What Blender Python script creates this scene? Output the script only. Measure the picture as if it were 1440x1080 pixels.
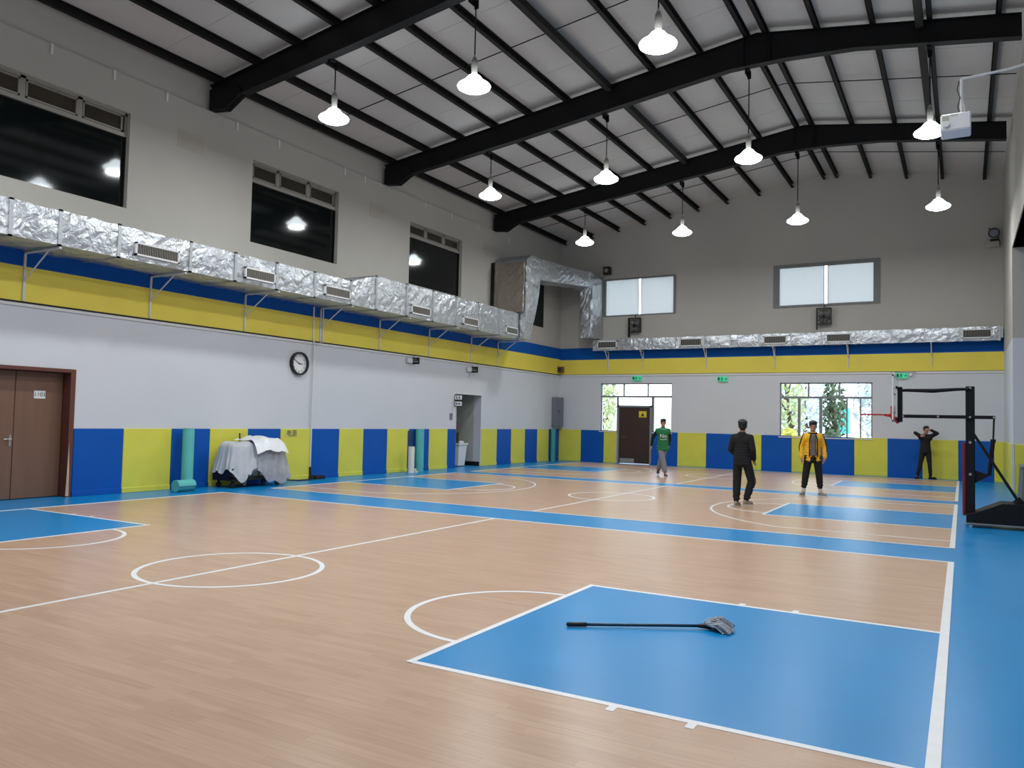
import bpy, math, random
from mathutils import Vector, Matrix, noise
random.seed(7)
S = bpy.context.scene
for o in list(bpy.data.objects): bpy.data.objects.remove(o)
C = S.collection

# ------------------------------------------------------------------ camera, world, exposure
FPX = 1101.44
yaw, pitch, roll = -0.5227, 0.0454, 0.0223
cy_, sy_ = math.cos(yaw), math.sin(yaw)
fwd = Vector((sy_*math.cos(pitch), cy_*math.cos(pitch), math.sin(pitch)))
rgt = Vector((cy_, -sy_, 0)); up = rgt.cross(fwd)
r2 = math.cos(roll)*rgt + math.sin(roll)*up
u2 = -math.sin(roll)*rgt + math.cos(roll)*up
cam = bpy.data.cameras.new('camera'); camo = bpy.data.objects.new('camera', cam); C.objects.link(camo)
cam.sensor_width = 36; cam.lens = FPX/1440*36; cam.clip_end = 300; cam.clip_start = 0.05
m = Matrix((r2, u2, -fwd)).transposed().to_4x4(); m.translation = Vector((0.0951, -10.855, 1.5905))
camo.matrix_world = m
S.camera = camo
W = bpy.data.worlds.new('sky'); S.world = W; W.use_nodes = True
W.node_tree.nodes['Background'].inputs[0].default_value = (0.93, 0.97, 1.0, 1)
W.node_tree.nodes['Background'].inputs[1].default_value = 6.0
S.view_settings.view_transform = 'Standard'; S.view_settings.look = 'None'
S.view_settings.gamma = 1; S.view_settings.use_curve_mapping = False
S.view_settings.exposure = 0.0
LAMP_W = (138.0, 98.0, 78.0, 72.0)

XL, XR, YB, YF = -14.076, 1.2, 17.6, -13.0
XBAY = 4.6; YBLK = 12.7; ZBAY = 6.27
RIDGE = -3.79
def zt(x):
    return 8.697 + .1405*(x-XL) if x < RIDGE else 8.697 + .1405*(RIDGE-XL) - .15*(x-RIDGE)
BEAMS = (-5.7, 0.37, 6.31, 12.28)

# ------------------------------------------------------------------ materials
def lin(c):
    c = c/255.0
    return c/12.92 if c <= .04045 else ((c+.055)/1.055)**2.4
def col(c): return (lin(c[0]), lin(c[1]), lin(c[2]), 1)
MATS = {}
def mat(name, c, rough=.6, metal=0., var=0., vscale=3., bump=0., bscale=40., spec=.5, emit=0., coat=0., stretch=None, trans=0., alpha=1.):
    if name in MATS: return MATS[name]
    M = bpy.data.materials.new(name); M.use_nodes = True
    nt = M.node_tree; N = nt.nodes; L = nt.links; b = N['Principled BSDF']
    b.inputs['Base Color'].default_value = col(c); b.inputs['Roughness'].default_value = rough
    b.inputs['Metallic'].default_value = metal; b.inputs['Specular IOR Level'].default_value = spec
    if coat: b.inputs['Coat Weight'].default_value = coat; b.inputs['Coat Roughness'].default_value = .15
    if trans: b.inputs['Transmission Weight'].default_value = trans
    if alpha < 1: b.inputs['Alpha'].default_value = alpha
    if emit:
        b.inputs['Emission Color'].default_value = col(c); b.inputs['Emission Strength'].default_value = emit
    if var or bump:
        tc = N.new('ShaderNodeTexCoord'); mp = N.new('ShaderNodeMapping')
        L.new(tc.outputs['Object'], mp.inputs[0])
        if stretch: mp.inputs['Scale'].default_value = stretch
    if var:
        n = N.new('ShaderNodeTexNoise'); n.inputs['Scale'].default_value = vscale; n.inputs['Detail'].default_value = 6
        L.new(mp.outputs[0], n.inputs['Vector'])
        r = N.new('ShaderNodeMapRange'); r.inputs[1].default_value = .25; r.inputs[2].default_value = .75
        r.inputs[3].default_value = 1-var; r.inputs[4].default_value = 1+var
        L.new(n.outputs[0], r.inputs[0])
        mx = N.new('ShaderNodeVectorMath'); mx.operation = 'SCALE'; mx.inputs[0].default_value = col(c)[:3]
        L.new(r.outputs[0], mx.inputs['Scale']); L.new(mx.outputs[0], b.inputs['Base Color'])
    if bump:
        n = N.new('ShaderNodeTexNoise'); n.inputs['Scale'].default_value = bscale; n.inputs['Detail'].default_value = 4
        L.new(mp.outputs[0], n.inputs['Vector'])
        bp = N.new('ShaderNodeBump'); bp.inputs['Strength'].default_value = bump; bp.inputs['Distance'].default_value = .02
        L.new(n.outputs[0], bp.inputs['Height']); L.new(bp.outputs[0], b.inputs['Normal'])
    MATS[name] = M
    return M

M_blue_floor = mat('blue sports vinyl', (6, 134, 198), .3, var=.05, vscale=1.2, bump=.03, bscale=150, spec=.4)
M_line = mat('white court paint', (232, 234, 236), .35, var=.04, vscale=6)
M_white = mat('white wall paint', (206, 209, 213), .75, var=.03, vscale=.6, bump=.1, bscale=60)
M_grey = mat('grey upper wall paint', (180, 176, 168), .8, var=.05, vscale=.5, bump=.1, bscale=50)
M_patch = mat('paler paint patch', (176, 170, 158), .8, var=.04, vscale=4)
M_roof = mat('roof insulation sheet', (188, 185, 181), .75, var=.06, vscale=.7, bump=.15, bscale=8)
M_pblue = mat('blue wall panel', (0, 84, 172), .6, spec=.25, var=.05, vscale=2, bump=.05, bscale=60)
M_pyel = mat('yellow wall panel', (216, 212, 84), .6, spec=.3, var=.05, vscale=2, bump=.05, bscale=60)
M_bblue = mat('blue band paint', (2, 80, 160), .7, spec=.2, var=.06, vscale=1)
M_byel = mat('yellow band paint', (226, 208, 78), .6, var=.07, vscale=1)
M_steel = mat('black painted steel', (10, 10, 12), .6, spec=.3, var=.15, vscale=4, bump=.1, bscale=40)
M_purl = mat('dark purlin steel', (20, 17, 15), .65, spec=.3, var=.2, vscale=3)
M_wpipe = mat('white conduit', (215, 215, 212), .5, var=.03)
M_brk = mat('white bracket steel', (205, 205, 205), .5, var=.08, vscale=8)
M_galv = mat('galvanised flange', (178, 182, 184), .4, metal=.7, var=.1, vscale=9, bump=.2, bscale=30)
M_black = mat('black plastic', (16, 16, 18), .45, var=.1)
M_dark = mat('dark opening and painted shade', (14, 15, 16), .7, var=.2)
M_glassd = mat('dark window glass', (16, 20, 20), .06, var=.1, vscale=.6, spec=.6)
M_paneb = mat('brownish upper pane', (62, 56, 48), .2, var=.2, vscale=2, spec=.5)
M_alum = mat('grey aluminium frame', (150, 146, 138), .45, metal=.3, var=.05)
M_frame2 = mat('dark grey window frame', (116, 116, 116), .5, var=.08)
M_frame3 = mat('light grey window frame', (128, 132, 136), .5, var=.05)
M_door = mat('brown door laminate', (118, 86, 68), .5, var=.10, vscale=1.5, stretch=(6, 6, .4), bump=.05, bscale=20)
M_jamb = mat('red brown door frame', (98, 54, 44), .45, var=.12, vscale=6)
M_wear = mat('worn bare timber edge', (200, 170, 140), .7, var=.1)
M_door2 = mat('dark brown exit door', (58, 38, 32), .5, var=.1, vscale=2, stretch=(6, 6, .4))
M_turq = mat('turquoise foam mat', (88, 182, 178), .6, var=.06, vscale=5, bump=.1, bscale=30)
M_wsheet = mat('white foam sheet', (225, 226, 214), .6, var=.05, vscale=6)
M_plast = mat('plastic sheeting', (222, 226, 230), .28, var=.06, vscale=5, bump=.4, bscale=14, alpha=.74)
M_white_pl = mat('white plastic', (225, 226, 226), .4, var=.03)
M_cream = mat('cream corridor paint', (186, 184, 172), .8, var=.05)
M_chrome = mat('brushed metal', (190, 188, 182), .3, metal=.9, var=.05)
M_greybox = mat('grey felt covering', (104, 104, 106), .9, var=.25, vscale=12, bump=.4, bscale=60)
M_cabinet = mat('grey cabinet steel', (112, 116, 126), .45, var=.05)
M_red = mat('red painted steel', (200, 34, 40), .4, var=.05)
M_rpad = mat('dark red pole padding', (120, 18, 30), .55, var=.1)
M_tealbar = mat('dark teal mop handle', (22, 56, 74), .25, var=.1)
M_yarn = mat('grey mop yarn', (176, 180, 186), .95, var=.3, vscale=60)
M_lampglow = mat('glowing acrylic diffuser', (238, 250, 255), .4, emit=14)
M_exitg = mat('green exit sign', (60, 190, 140), .5, emit=.5)
M_exitd = mat('dark green symbol', (10, 70, 50), .5)
M_sky_blind = None
M_leaf = mat('bright leaves', (150, 164, 120), .7, var=.35, vscale=3)
M_leaf2 = mat('dark leaves', (62, 82, 58), .7, var=.3, vscale=3)
M_leafy = mat('yellow shrub leaves', (196, 198, 90), .7, var=.2, vscale=3)
M_bark = mat('tree bark', (70, 58, 48), .9, var=.2, vscale=10)
M_cyan = mat('cyan hoarding', (60, 205, 215), .6, var=.1)
M_conc = mat('pale outdoor paving', (200, 200, 198), .9, var=.06)
M_bldg = mat('pale far facade', (222, 226, 232), .9, var=.05, vscale=.5)

def foil(name, c, rough=.3):
    M = bpy.data.materials.new(name); M.use_nodes = True
    nt = M.node_tree; N = nt.nodes; L = nt.links; b = N['Principled BSDF']
    b.inputs['Base Color'].default_value = col(c); b.inputs['Metallic'].default_value = .85
    tc = N.new('ShaderNodeTexCoord')
    v = N.new('ShaderNodeTexVoronoi'); v.feature = 'DISTANCE_TO_EDGE'; v.inputs['Scale'].default_value = 3.2
    n = N.new('ShaderNodeTexNoise'); n.inputs['Scale'].default_value = 5; n.inputs['Detail'].default_value = 4; n.inputs['Distortion'].default_value = .8
    L.new(tc.outputs['Object'], n.inputs['Vector'])
    ad = N.new('ShaderNodeVectorMath'); ad.operation = 'MULTIPLY_ADD'
    L.new(n.outputs['Color'], ad.inputs[0]); ad.inputs[1].default_value = (.35, .35, .35); L.new(tc.outputs['Object'], ad.inputs[2])
    L.new(ad.outputs[0], v.inputs['Vector'])
    mx = N.new('ShaderNodeMath'); mx.operation = 'MULTIPLY_ADD'; mx.inputs[1].default_value = .35
    L.new(v.outputs['Distance'], mx.inputs[0]); L.new(n.outputs[0], mx.inputs[2])
    bp = N.new('ShaderNodeBump'); bp.inputs['Strength'].default_value = .6; bp.inputs['Distance'].default_value = .07
    L.new(mx.outputs[0], bp.inputs['Height']); L.new(bp.outputs[0], b.inputs['Normal'])
    r = N.new('ShaderNodeMapRange'); r.inputs[3].default_value = rough-.1; r.inputs[4].default_value = rough+.2
    L.new(n.outputs[0], r.inputs[0]); L.new(r.outputs[0], b.inputs['Roughness'])
    return M
M_foil = foil('aluminium foil insulation', (198, 202, 206))
M_foil_shade = foil('foil darkened for shade', (176, 166, 156), .4)  # browner foil copy, the riser's shaded side put into the colour

def wood_mat():
    M = bpy.data.materials.new('wood strip vinyl'); M.use_nodes = True
    nt = M.node_tree; N = nt.nodes; L = nt.links; b = N['Principled BSDF']
    tc = N.new('ShaderNodeTexCoord')
    br = N.new('ShaderNodeTexBrick'); br.inputs['Scale'].default_value = 1
    br.inputs['Brick Width'].default_value = .62; br.inputs['Row Height'].default_value = .075
    br.inputs['Mortar Size'].default_value = .0012; br.inputs['Mortar Smooth'].default_value = .3
    br.offset = .37; br.inputs['Bias'].default_value = 0
    br.inputs['Color1'].default_value = col((196, 164, 138)); br.inputs['Color2'].default_value = col((187, 153, 127))
    br.inputs['Mortar'].default_value = col((176, 140, 114))
    L.new(tc.outputs['Object'], br.inputs['Vector'])
    mp = N.new('ShaderNodeMapping'); mp.inputs['Scale'].default_value = (1.6, 26, 1)
    L.new(tc.outputs['Object'], mp.inputs[0])
    n = N.new('ShaderNodeTexNoise'); n.inputs['Scale'].default_value = 1.6; n.inputs['Detail'].default_value = 7; n.inputs['Distortion'].default_value = .4
    L.new(mp.outputs[0], n.inputs['Vector'])
    r = N.new('ShaderNodeMapRange'); r.inputs[1].default_value = .3; r.inputs[2].default_value = .7; r.inputs[3].default_value = .9; r.inputs[4].default_value = 1.07
    L.new(n.outputs[0], r.inputs[0])
    sc = N.new('ShaderNodeVectorMath'); sc.operation = 'SCALE'
    L.new(br.outputs['Color'], sc.inputs[0]); L.new(r.outputs[0], sc.inputs['Scale'])
    L.new(sc.outputs[0], b.inputs['Base Color'])
    b.inputs['Roughness'].default_value = .3; b.inputs['Specular IOR Level'].default_value = .45
    n2 = N.new('ShaderNodeTexNoise'); n2.inputs['Scale'].default_value = .8; L.new(tc.outputs['Object'], n2.inputs['Vector'])
    r2_ = N.new('ShaderNodeMapRange'); r2_.inputs[3].default_value = .25; r2_.inputs[4].default_value = .34
    L.new(n2.outputs[0], r2_.inputs[0]); L.new(r2_.outputs[0], b.inputs['Roughness'])
    return M
M_wood = wood_mat()

def blind_mat():
    M = bpy.data.materials.new('pale roller blind'); M.use_nodes = True
    nt = M.node_tree; N = nt.nodes; L = nt.links
    b = N['Principled BSDF']; b.inputs['Base Color'].default_value = col((222, 226, 230)); b.inputs['Roughness'].default_value = .8
    t = N.new('ShaderNodeBsdfTranslucent'); t.inputs[0].default_value = col((214, 220, 226))
    mx = N.new('ShaderNodeMixShader'); mx.inputs[0].default_value = .2
    L.new(b.outputs[0], mx.inputs[1]); L.new(t.outputs[0], mx.inputs[2]); L.new(mx.outputs[0], N['Material Output'].inputs[0])
    return M
M_blind = blind_mat()
def clear_mat():
    M = bpy.data.materials.new('clear pane'); M.use_nodes = True
    nt = M.node_tree; N = nt.nodes; L = nt.links
    g = N.new('ShaderNodeBsdfGlossy'); g.inputs['Roughness'].default_value = .02
    t = N.new('ShaderNodeBsdfTransparent'); t.inputs[0].default_value = (.93, .96, .96, 1)
    lw = N.new('ShaderNodeLayerWeight'); lw.inputs[0].default_value = .15
    mx = N.new('ShaderNodeMixShader'); L.new(lw.outputs['Fresnel'], mx.inputs[0])
    L.new(t.outputs[0], mx.inputs[1]); L.new(g.outputs[0], mx.inputs[2]); L.new(mx.outputs[0], N['Material Output'].inputs[0])
    return M
M_clear = clear_mat()

# ------------------------------------------------------------------ geometry helpers
class MB:
    def __init__(s): s.v = []; s.f = []; s.mi = []; s.m = 0; s.smooth = False
    def add(s, vs, fs):
        n = len(s.v); s.v += [tuple(v) for v in vs]
        for f in fs: s.f.append(tuple(i+n for i in f)); s.mi.append(s.m)
        return s
    def box(s, x0, x1, y0, y1, z0, z1):
        if x0 > x1: x0, x1 = x1, x0
        if y0 > y1: y0, y1 = y1, y0
        if z0 > z1: z0, z1 = z1, z0
        return s.add([(x0,y0,z0),(x1,y0,z0),(x1,y1,z0),(x0,y1,z0),(x0,y0,z1),(x1,y0,z1),(x1,y1,z1),(x0,y1,z1)],
            [(0,3,2,1),(4,5,6,7),(0,1,5,4),(1,2,6,5),(2,3,7,6),(3,0,4,7)])
    def bbox(s, x0, x1, y0, y1, z0, z1, b=.01):
        """box with chamfered edges"""
        vs = []; 
        for (z, e) in ((z0, b), (z0+b, 0), (z1-b, 0), (z1, b)):
            ex = e
            vs += [(x0+ex+ (b if e==0 else 0), y0+ex, z), (x1-ex-(b if e==0 else 0), y0+ex, z), (x1-ex, y0+ex+(b if e==0 else 0), z), (x1-ex, y1-ex-(b if e==0 else 0), z),
                   (x1-ex-(b if e==0 else 0), y1-ex, z), (x0+ex+(b if e==0 else 0), y1-ex, z), (x0+ex, y1-ex-(b if e==0 else 0), z), (x0+ex, y0+ex+(b if e==0 else 0), z)]
        fs = []
        for k in range(3):
            for i in range(8): fs.append((k*8+i, k*8+(i+1)%8, k*8+8+(i+1)%8, k*8+8+i))
        fs.append(tuple(range(7, -1, -1))); fs.append(tuple(range(24, 32)))
        return s.add(vs, fs)
    def ring(s, c, d, r, n):
        d = Vector(d).normalized(); a = Vector((0,0,1)) if abs(d.z) < .9 else Vector((1,0,0))
        u = d.cross(a).normalized(); w = d.cross(u)
        return [Vector(c)+u*(math.cos(2*math.pi*i/n)*r)+w*(math.sin(2*math.pi*i/n)*r) for i in range(n)]
    def cyl(s, p0, p1, r0, r1=None, n=12):
        r1 = r0 if r1 is None else r1
        d = Vector(p1)-Vector(p0)
        vs = s.ring(p0, d, r0, n)+s.ring(p1, d, r1, n)
        fs = [(i, i+n, (i+1)%n+n, (i+1)%n) for i in range(n)]
        fs += [tuple(range(n)), tuple(range(2*n-1, n-1, -1))]
        return s.add(vs, fs)
    def tube(s, pts, r, n=8):
        pts = [Vector(p) for p in pts]; rs = r if isinstance(r, (list, tuple)) else [r]*len(pts)
        vs = []; fs = []
        for i, p in enumerate(pts):
            d = pts[min(i+1, len(pts)-1)]-pts[max(i-1, 0)]
            vs += s.ring(p, d, rs[i], n)
        for k in range(len(pts)-1):
            for i in range(n): fs.append((k*n+i, k*n+n+i, k*n+n+(i+1)%n, k*n+(i+1)%n))
        fs += [tuple(range(n)), tuple(range(len(pts)*n-1, len(pts)*n-n-1, -1))]
        return s.add(vs, fs)
    def lathe(s, prof, c=(0,0,0), n=24):
        vs = []; fs = []
        for (r, z) in prof:
            for i in range(n): vs.append((c[0]+r*math.cos(2*math.pi*i/n), c[1]+r*math.sin(2*math.pi*i/n), c[2]+z))
        for k in range(len(prof)-1):
            for i in range(n): fs.append((k*n+i, k*n+(i+1)%n, k*n+n+(i+1)%n, k*n+n+i))
        fs += [tuple(range(n-1, -1, -1)), tuple(range(len(prof)*n-n, len(prof)*n))]
        return s.add(vs, fs)
    def ell(s, c, rx, ry, rz, nu=16, nv=10, rot=None):
        vs = []; fs = []
        R = rot or Matrix.Identity(3)
        for j in range(1, nv):
            t = math.pi*j/nv
            for i in range(nu):
                a = 2*math.pi*i/nu
                vs.append(Vector(c)+R@Vector((rx*math.sin(t)*math.cos(a), ry*math.sin(t)*math.sin(a), rz*math.cos(t))))
        for j in range(nv-2):
            for i in range(nu): fs.append((j*nu+i, j*nu+nu+i, j*nu+nu+(i+1)%nu, j*nu+(i+1)%nu))
        vs += [Vector(c)+R@Vector((0,0,rz)), Vector(c)+R@Vector((0,0,-rz))]; k = len(vs)
        for i in range(nu):
            fs.append((k-2, i, (i+1)%nu)); fs.append((k-1, (nv-2)*nu+(i+1)%nu, (nv-2)*nu+i))
        return s.add(vs, fs)
    def prism(s, poly, a0, a1, axis='y'):
        def P(p, a): return (p[0], a, p[1]) if axis == 'y' else ((a, p[0], p[1]) if axis == 'x' else (p[0], p[1], a))
        n = len(poly)
        vs = [P(p, a0) for p in poly]+[P(p, a1) for p in poly]
        fs = [(i, (i+1)%n, (i+1)%n+n, i+n) for i in range(n)]+[tuple(range(n-1,-1,-1)), tuple(range(n, 2*n))]
        return s.add(vs, fs)
    def cap(s, p0, p1, r0, r1):
        """tapered capsule (ends closed with spheres), for voxel joining"""
        s.cyl(p0, p1, r0, r1, 14); s.ell(p0, r0, r0, r0, 12, 8); s.ell(p1, r1, r1, r1, 12, 8); return s
    def arc(s, cx, cy, r, w, a0, a1, z0, z1, n=64):
        """flat band along an arc"""
        k = max(4, int(n*abs(a1-a0)/(2*math.pi)))
        vs = []; fs = []
        for i in range(k+1):
            a = a0+(a1-a0)*i/k
            for rr in (r-w/2, r+w/2):
                for z in (z0, z1): vs.append((cx+rr*math.cos(a), cy+rr*math.sin(a), z))
        for i in range(k):
            b = i*4
            fs += [(b+1, b+3, b+7, b+5), (b, b+4, b+6, b+2), (b, b+1, b+5, b+4), (b+2, b+6, b+7, b+3)]
        fs += [(0, 2, 3, 1), (4*k, 4*k+1, 4*k+3, 4*k+2)]
        return s.add(vs, fs)

WL = {}
def wl(o): return WL.get(o.name, Vector((0,0,0))) if o else Vector((0,0,0))
def obj(name, mb, ms, parent=None, smooth=False, local=False):
    off = Vector((0,0,0)) if (local or not parent) else wl(parent)
    me = bpy.data.meshes.new(name)
    me.from_pydata([tuple(Vector(v)-off) for v in mb.v], [], mb.f)
    if not isinstance(ms, (list, tuple)): ms = [ms]
    for x in ms: me.materials.append(x)
    if len(ms) > 1: me.polygons.foreach_set('material_index', mb.mi)
    if smooth: me.polygons.foreach_set('use_smooth', [True]*len(me.polygons))
    me.validate(); 
    import bmesh
    b = bmesh.new(); b.from_mesh(me); bmesh.ops.recalc_face_normals(b, faces=b.faces); b.to_mesh(me); b.free()
    o = bpy.data.objects.new(name, me); C.objects.link(o)
    if parent: o.parent = parent
    WL[o.name] = off if parent else Vector((0,0,0))
    return o
def tag(o, label=None, cat=None, group=None, kind=None):
    if label: o['label'] = label
    if cat: o['category'] = cat
    if group: o['group'] = group
    if kind: o['kind'] = kind
    return o
def thing(name, label, cat, loc=(0,0,0), rz=0, group=None):
    o = bpy.data.objects.new(name, None); C.objects.link(o); o.empty_display_size = .2
    o.location = loc; o.rotation_euler = (0, 0, rz); WL[o.name] = Vector(loc)
    return tag(o, label, cat, group)
def struct(name, mb, ms, label=None, parent=None):
    o = obj(name, mb, ms, parent)
    if not parent: o['kind'] = 'structure'
    if label: o['label'] = label
    return o
def sempty(name, loc, label, cat=None):
    o = bpy.data.objects.new(name, None); C.objects.link(o); o.location = loc; WL[o.name] = Vector(loc)
    o['kind'] = 'structure'; o['label'] = label
    return o
def copy_tree(o, parent=None):
    c = o.copy(); C.objects.link(c)
    if parent: c.parent = parent
    WL[c.name] = wl(o)
    for ch in list(o.children): copy_tree(ch, c)
    return c
def bake(o, voxel=.01, smooth=4, ratio=.4):
    """voxel-join the overlapping shapes of o into one continuous surface"""
    m1 = o.modifiers.new('r', 'REMESH'); m1.mode = 'VOXEL'; m1.voxel_size = voxel; m1.use_smooth_shade = True
    m2 = o.modifiers.new('s', 'SMOOTH'); m2.iterations = smooth; m2.factor = .5
    if ratio < 1:
        m3 = o.modifiers.new('d', 'DECIMATE'); m3.ratio = ratio
    dg = bpy.context.evaluated_depsgraph_get()
    me = bpy.data.meshes.new_from_object(o.evaluated_get(dg))
    o.modifiers.clear(); old = o.data; o.data = me
    me.polygons.foreach_set('use_smooth', [True]*len(me.polygons))
    return o
def text_obj(name, s, size, m, parent, loc, rot, depth=.003, align='CENTER'):
    cu = bpy.data.curves.new(name, 'FONT'); cu.body = s; cu.size = size; cu.extrude = depth
    cu.align_x = align; cu.align_y = 'CENTER'
    t = bpy.data.objects.new(name, cu); C.objects.link(t)
    bpy.context.view_layer.update()
    me = bpy.data.meshes.new_from_object(t.evaluated_get(bpy.context.evaluated_depsgraph_get()))
    bpy.data.objects.remove(t)
    me.materials.clear(); me.materials.append(m)
    from mathutils import Euler
    R = Euler(rot).to_matrix().to_4x4(); R.translation = Vector(loc)-wl(parent)
    me.transform(R)
    o = bpy.data.objects.new(name, me); C.objects.link(o)
    if parent: o.parent = parent
    WL[o.name] = wl(parent)
    return o

def wall_grid(axis, plane, thick, u0, u1, z0, z1, holes, zsplit=None, mb=None):
    """wall slab with rectangular holes. axis 'x': plane x=plane, u is y. thick signed outward. material 1 above zsplit"""
    mb = mb or MB()
    us = sorted({u0, u1, *[h[0] for h in holes], *[h[1] for h in holes]})
    zs = sorted({z0, z1, *[h[2] for h in holes], *[h[3] for h in holes], *([zsplit] if zsplit else [])})
    us = [u for u in us if u0 <= u <= u1]; zs = [z for z in zs if z0 <= z <= z1]
    def solid(i, j):
        if i < 0 or j < 0 or i >= len(us)-1 or j >= len(zs)-1: return False
        cu, cz = (us[i]+us[i+1])/2, (zs[j]+zs[j+1])/2
        return not any(h[0] < cu < h[1] and h[2] < cz < h[3] for h in holes)
    def P(u, z, d): return (plane+d, u, z) if axis == 'x' else (u, plane+d, z)
    for i in range(len(us)-1):
        for j in range(len(zs)-1):
            if not solid(i, j): continue
            mb.m = 1 if (zsplit and zs[j] >= zsplit-1e-6) else 0
            a, b, c, d = us[i], us[i+1], zs[j], zs[j+1]
            for dd in (0, thick): mb.add([P(a,c,dd), P(b,c,dd), P(b,d,dd), P(a,d,dd)], [(0,1,2,3)])
            for (di, dj, e) in ((-1,0,((a,c),(a,d))), (1,0,((b,c),(b,d))), (0,-1,((a,c),(b,c))), (0,1,((a,d),(b,d)))):
                if not solid(i+di, j+dj):
                    (p, q) = e
                    mb.add([P(*p,0), P(*q,0), P(*q,thick), P(*p,thick)], [(0,1,2,3)])
    mb.m = 0
    return mb

# ------------------------------------------------------------------ floor and courts
DOORWAY = (10.15, 11.7, 0, 2.4)
fl = MB(); fl.box(XL-.3, XBAY+.2, YF-.2, YB+.3, -.15, 0)
fl.box(XL-3.2, XL-.3, 9.2, 14, -.15, 0)
floor = struct('floor', fl, M_blue_floor, 'glossy blue sports floor of the hall, wood coloured court areas laid on it')
Z1, Z2, Z3 = .002, .004, .006
LW = .05
L_ = 12.826
def rect(mb, x0, x1, y0, y1, z=Z2): mb.box(x0, x1, y0, y1, 0, z)
courts = [  # y near, y far, centre, key half width, key depth, three point
    (-10.47, 0.0, -5.237, 1.437, 3.026, False),
    (1.235, 8.32, 4.79, 1.2, 3.0, True),
    (9.12, 16.95, 13.03, 1.17, 3.0, True)]
for ci, (y0, y1, yc, hw, kd, tp) in enumerate(courts):
    b = MB(); rect(b, -L_, 0, y0, y1, Z1)
    c = obj('court_surface', b, M_wood, floor); c['label'] = ['nearest', 'middle', 'farthest'][ci]+' wood coloured court area'
    for sgn in (1, -1):
        def X(x): return -x if sgn == 1 else -L_+x      # distance from baseline -> world x
        b = MB(); rect(b, min(X(0), X(kd)), max(X(0), X(kd)), yc-hw, yc+hw, Z2-.001)
        k = obj('key_area', b, M_blue_floor, floor)
        b = MB(); rect(b, min(X(0), X(kd)), max(X(0), X(kd)), yc-hw-LW/2, yc-hw+LW/2, Z2)
        obj('court_line', b, M_line, floor)
        b = MB(); rect(b, min(X(0), X(kd)), max(X(0), X(kd)), yc+hw-LW/2, yc+hw+LW/2, Z2); obj('court_line', b, M_line, floor)
        b = MB(); rect(b, X(kd)-LW/2, X(kd)+LW/2, yc-hw-LW/2, yc+hw+LW/2, Z3); obj('court_line', b, M_line, floor)
        b = MB(); rr = .90
        a0, a1 = (math.pi/2, 1.5*math.pi) if sgn == 1 else (-math.pi/2, math.pi/2)
        b.arc(X(kd), yc, rr, LW, a0, a1, 0, Z2, 80); obj('court_line', b, M_line, floor)
        b = MB(); w = .065; xb = X(0)
        rect(b, xb-(w if sgn == 1 else 0), xb+(0 if sgn == 1 else w), y0, y1, Z3); obj('court_line', b, M_line, floor)
        for xm in (1.6, 1.15):
            for s2 in (-1, 1):
                b = MB(); ym = yc+s2*(hw+LW/2)
                rect(b, X(xm)-.025, X(xm)+.025, min(ym, ym+s2*.07), max(ym, ym+s2*.07), Z2); obj('lane_mark', b, M_line, floor)
        if tp:
            hy = 2.8; R3 = 3.15; xc = 1.0; dx = math.sqrt(R3*R3-hy*hy)
            for s2 in (-1, 1):
                b = MB(); rect(b, min(X(0), X(xc+dx)), max(X(0), X(xc+dx)), yc+s2*hy-.02, yc+s2*hy+.02, Z2); obj('court_line', b, M_line, floor)
            a = math.atan2(hy, dx)
            b = MB()
            if sgn == 1: b.arc(X(xc), yc, R3, .04, math.pi-a, math.pi+a, 0, Z2, 120)
            else: b.arc(X(xc), yc, R3, .04, -a, a, 0, Z2, 120)
            obj('court_line', b, M_line, floor)
    b = MB(); rect(b, -L_/2-LW/2, -L_/2+LW/2, y0, y1, .0045); obj('court_line', b, M_line, floor)
    b = MB(); b.arc(-L_/2, yc, .905 if ci == 0 else .9, LW, 0, 2*math.pi, 0, Z2, 96); obj('court_line', b, M_line, floor)
    for yy in (y0+LW/2, y1-LW/2):
        b = MB(); rect(b, -L_, 0, yy-LW/2, yy+LW/2, Z3-.001); obj('court_line', b, M_line, floor)

# ------------------------------------------------------------------ walls
LWIN = [(-5.3, -1.52, 5.55, 7.44), (1.55, 4.43, 5.54, 7.45), (7.49, 10.28, 5.54, 7.4)]
DOOR1 = (-4.2, -2.42, 0, 2.31)
wb = wall_grid('x', XL, -.3, YF, YB, 0, 8.15, [*LWIN, DOOR1, DOORWAY], 3.95)
wb.m = 1; wb.box(XL-.3, XL-.05, YF, YB, 8.15, 8.9); wb.m = 0
wall_left = struct('wall_left', wb, [M_white, M_grey], 'left wall, white below the coloured band and grey above it')
HB = [(-12.2, -9.26, 5.72, 7.2), (-5.7, -2.27, 5.72, 7.24), (-12.26, -9.36, 2.58, 3.09), (-12.26, -11.56, 1.22, 2.58), (-11.56, -10.13, 0, 2.58),
      (-10.13, -9.36, 1.22, 2.58), (-5.46, -2.5, 1.21, 3.09)]
wb = wall_grid('y', YB, .25, XL-.3, XR+.3, 0, 8.6, HB, 3.95)
wb.m = 1
wb.prism([(XL-.3, 8.6), (XL-.3, zt(XL)+.2), (RIDGE, zt(RIDGE)+.2), (XR+.3, zt(XR)+.2), (XR+.3, 8.6)], YB, YB+.25, 'y'); wb.m = 0
wall_back = struct('wall_back', wb, [M_white, M_grey], 'back wall, white below the coloured band and grey above it')
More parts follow.
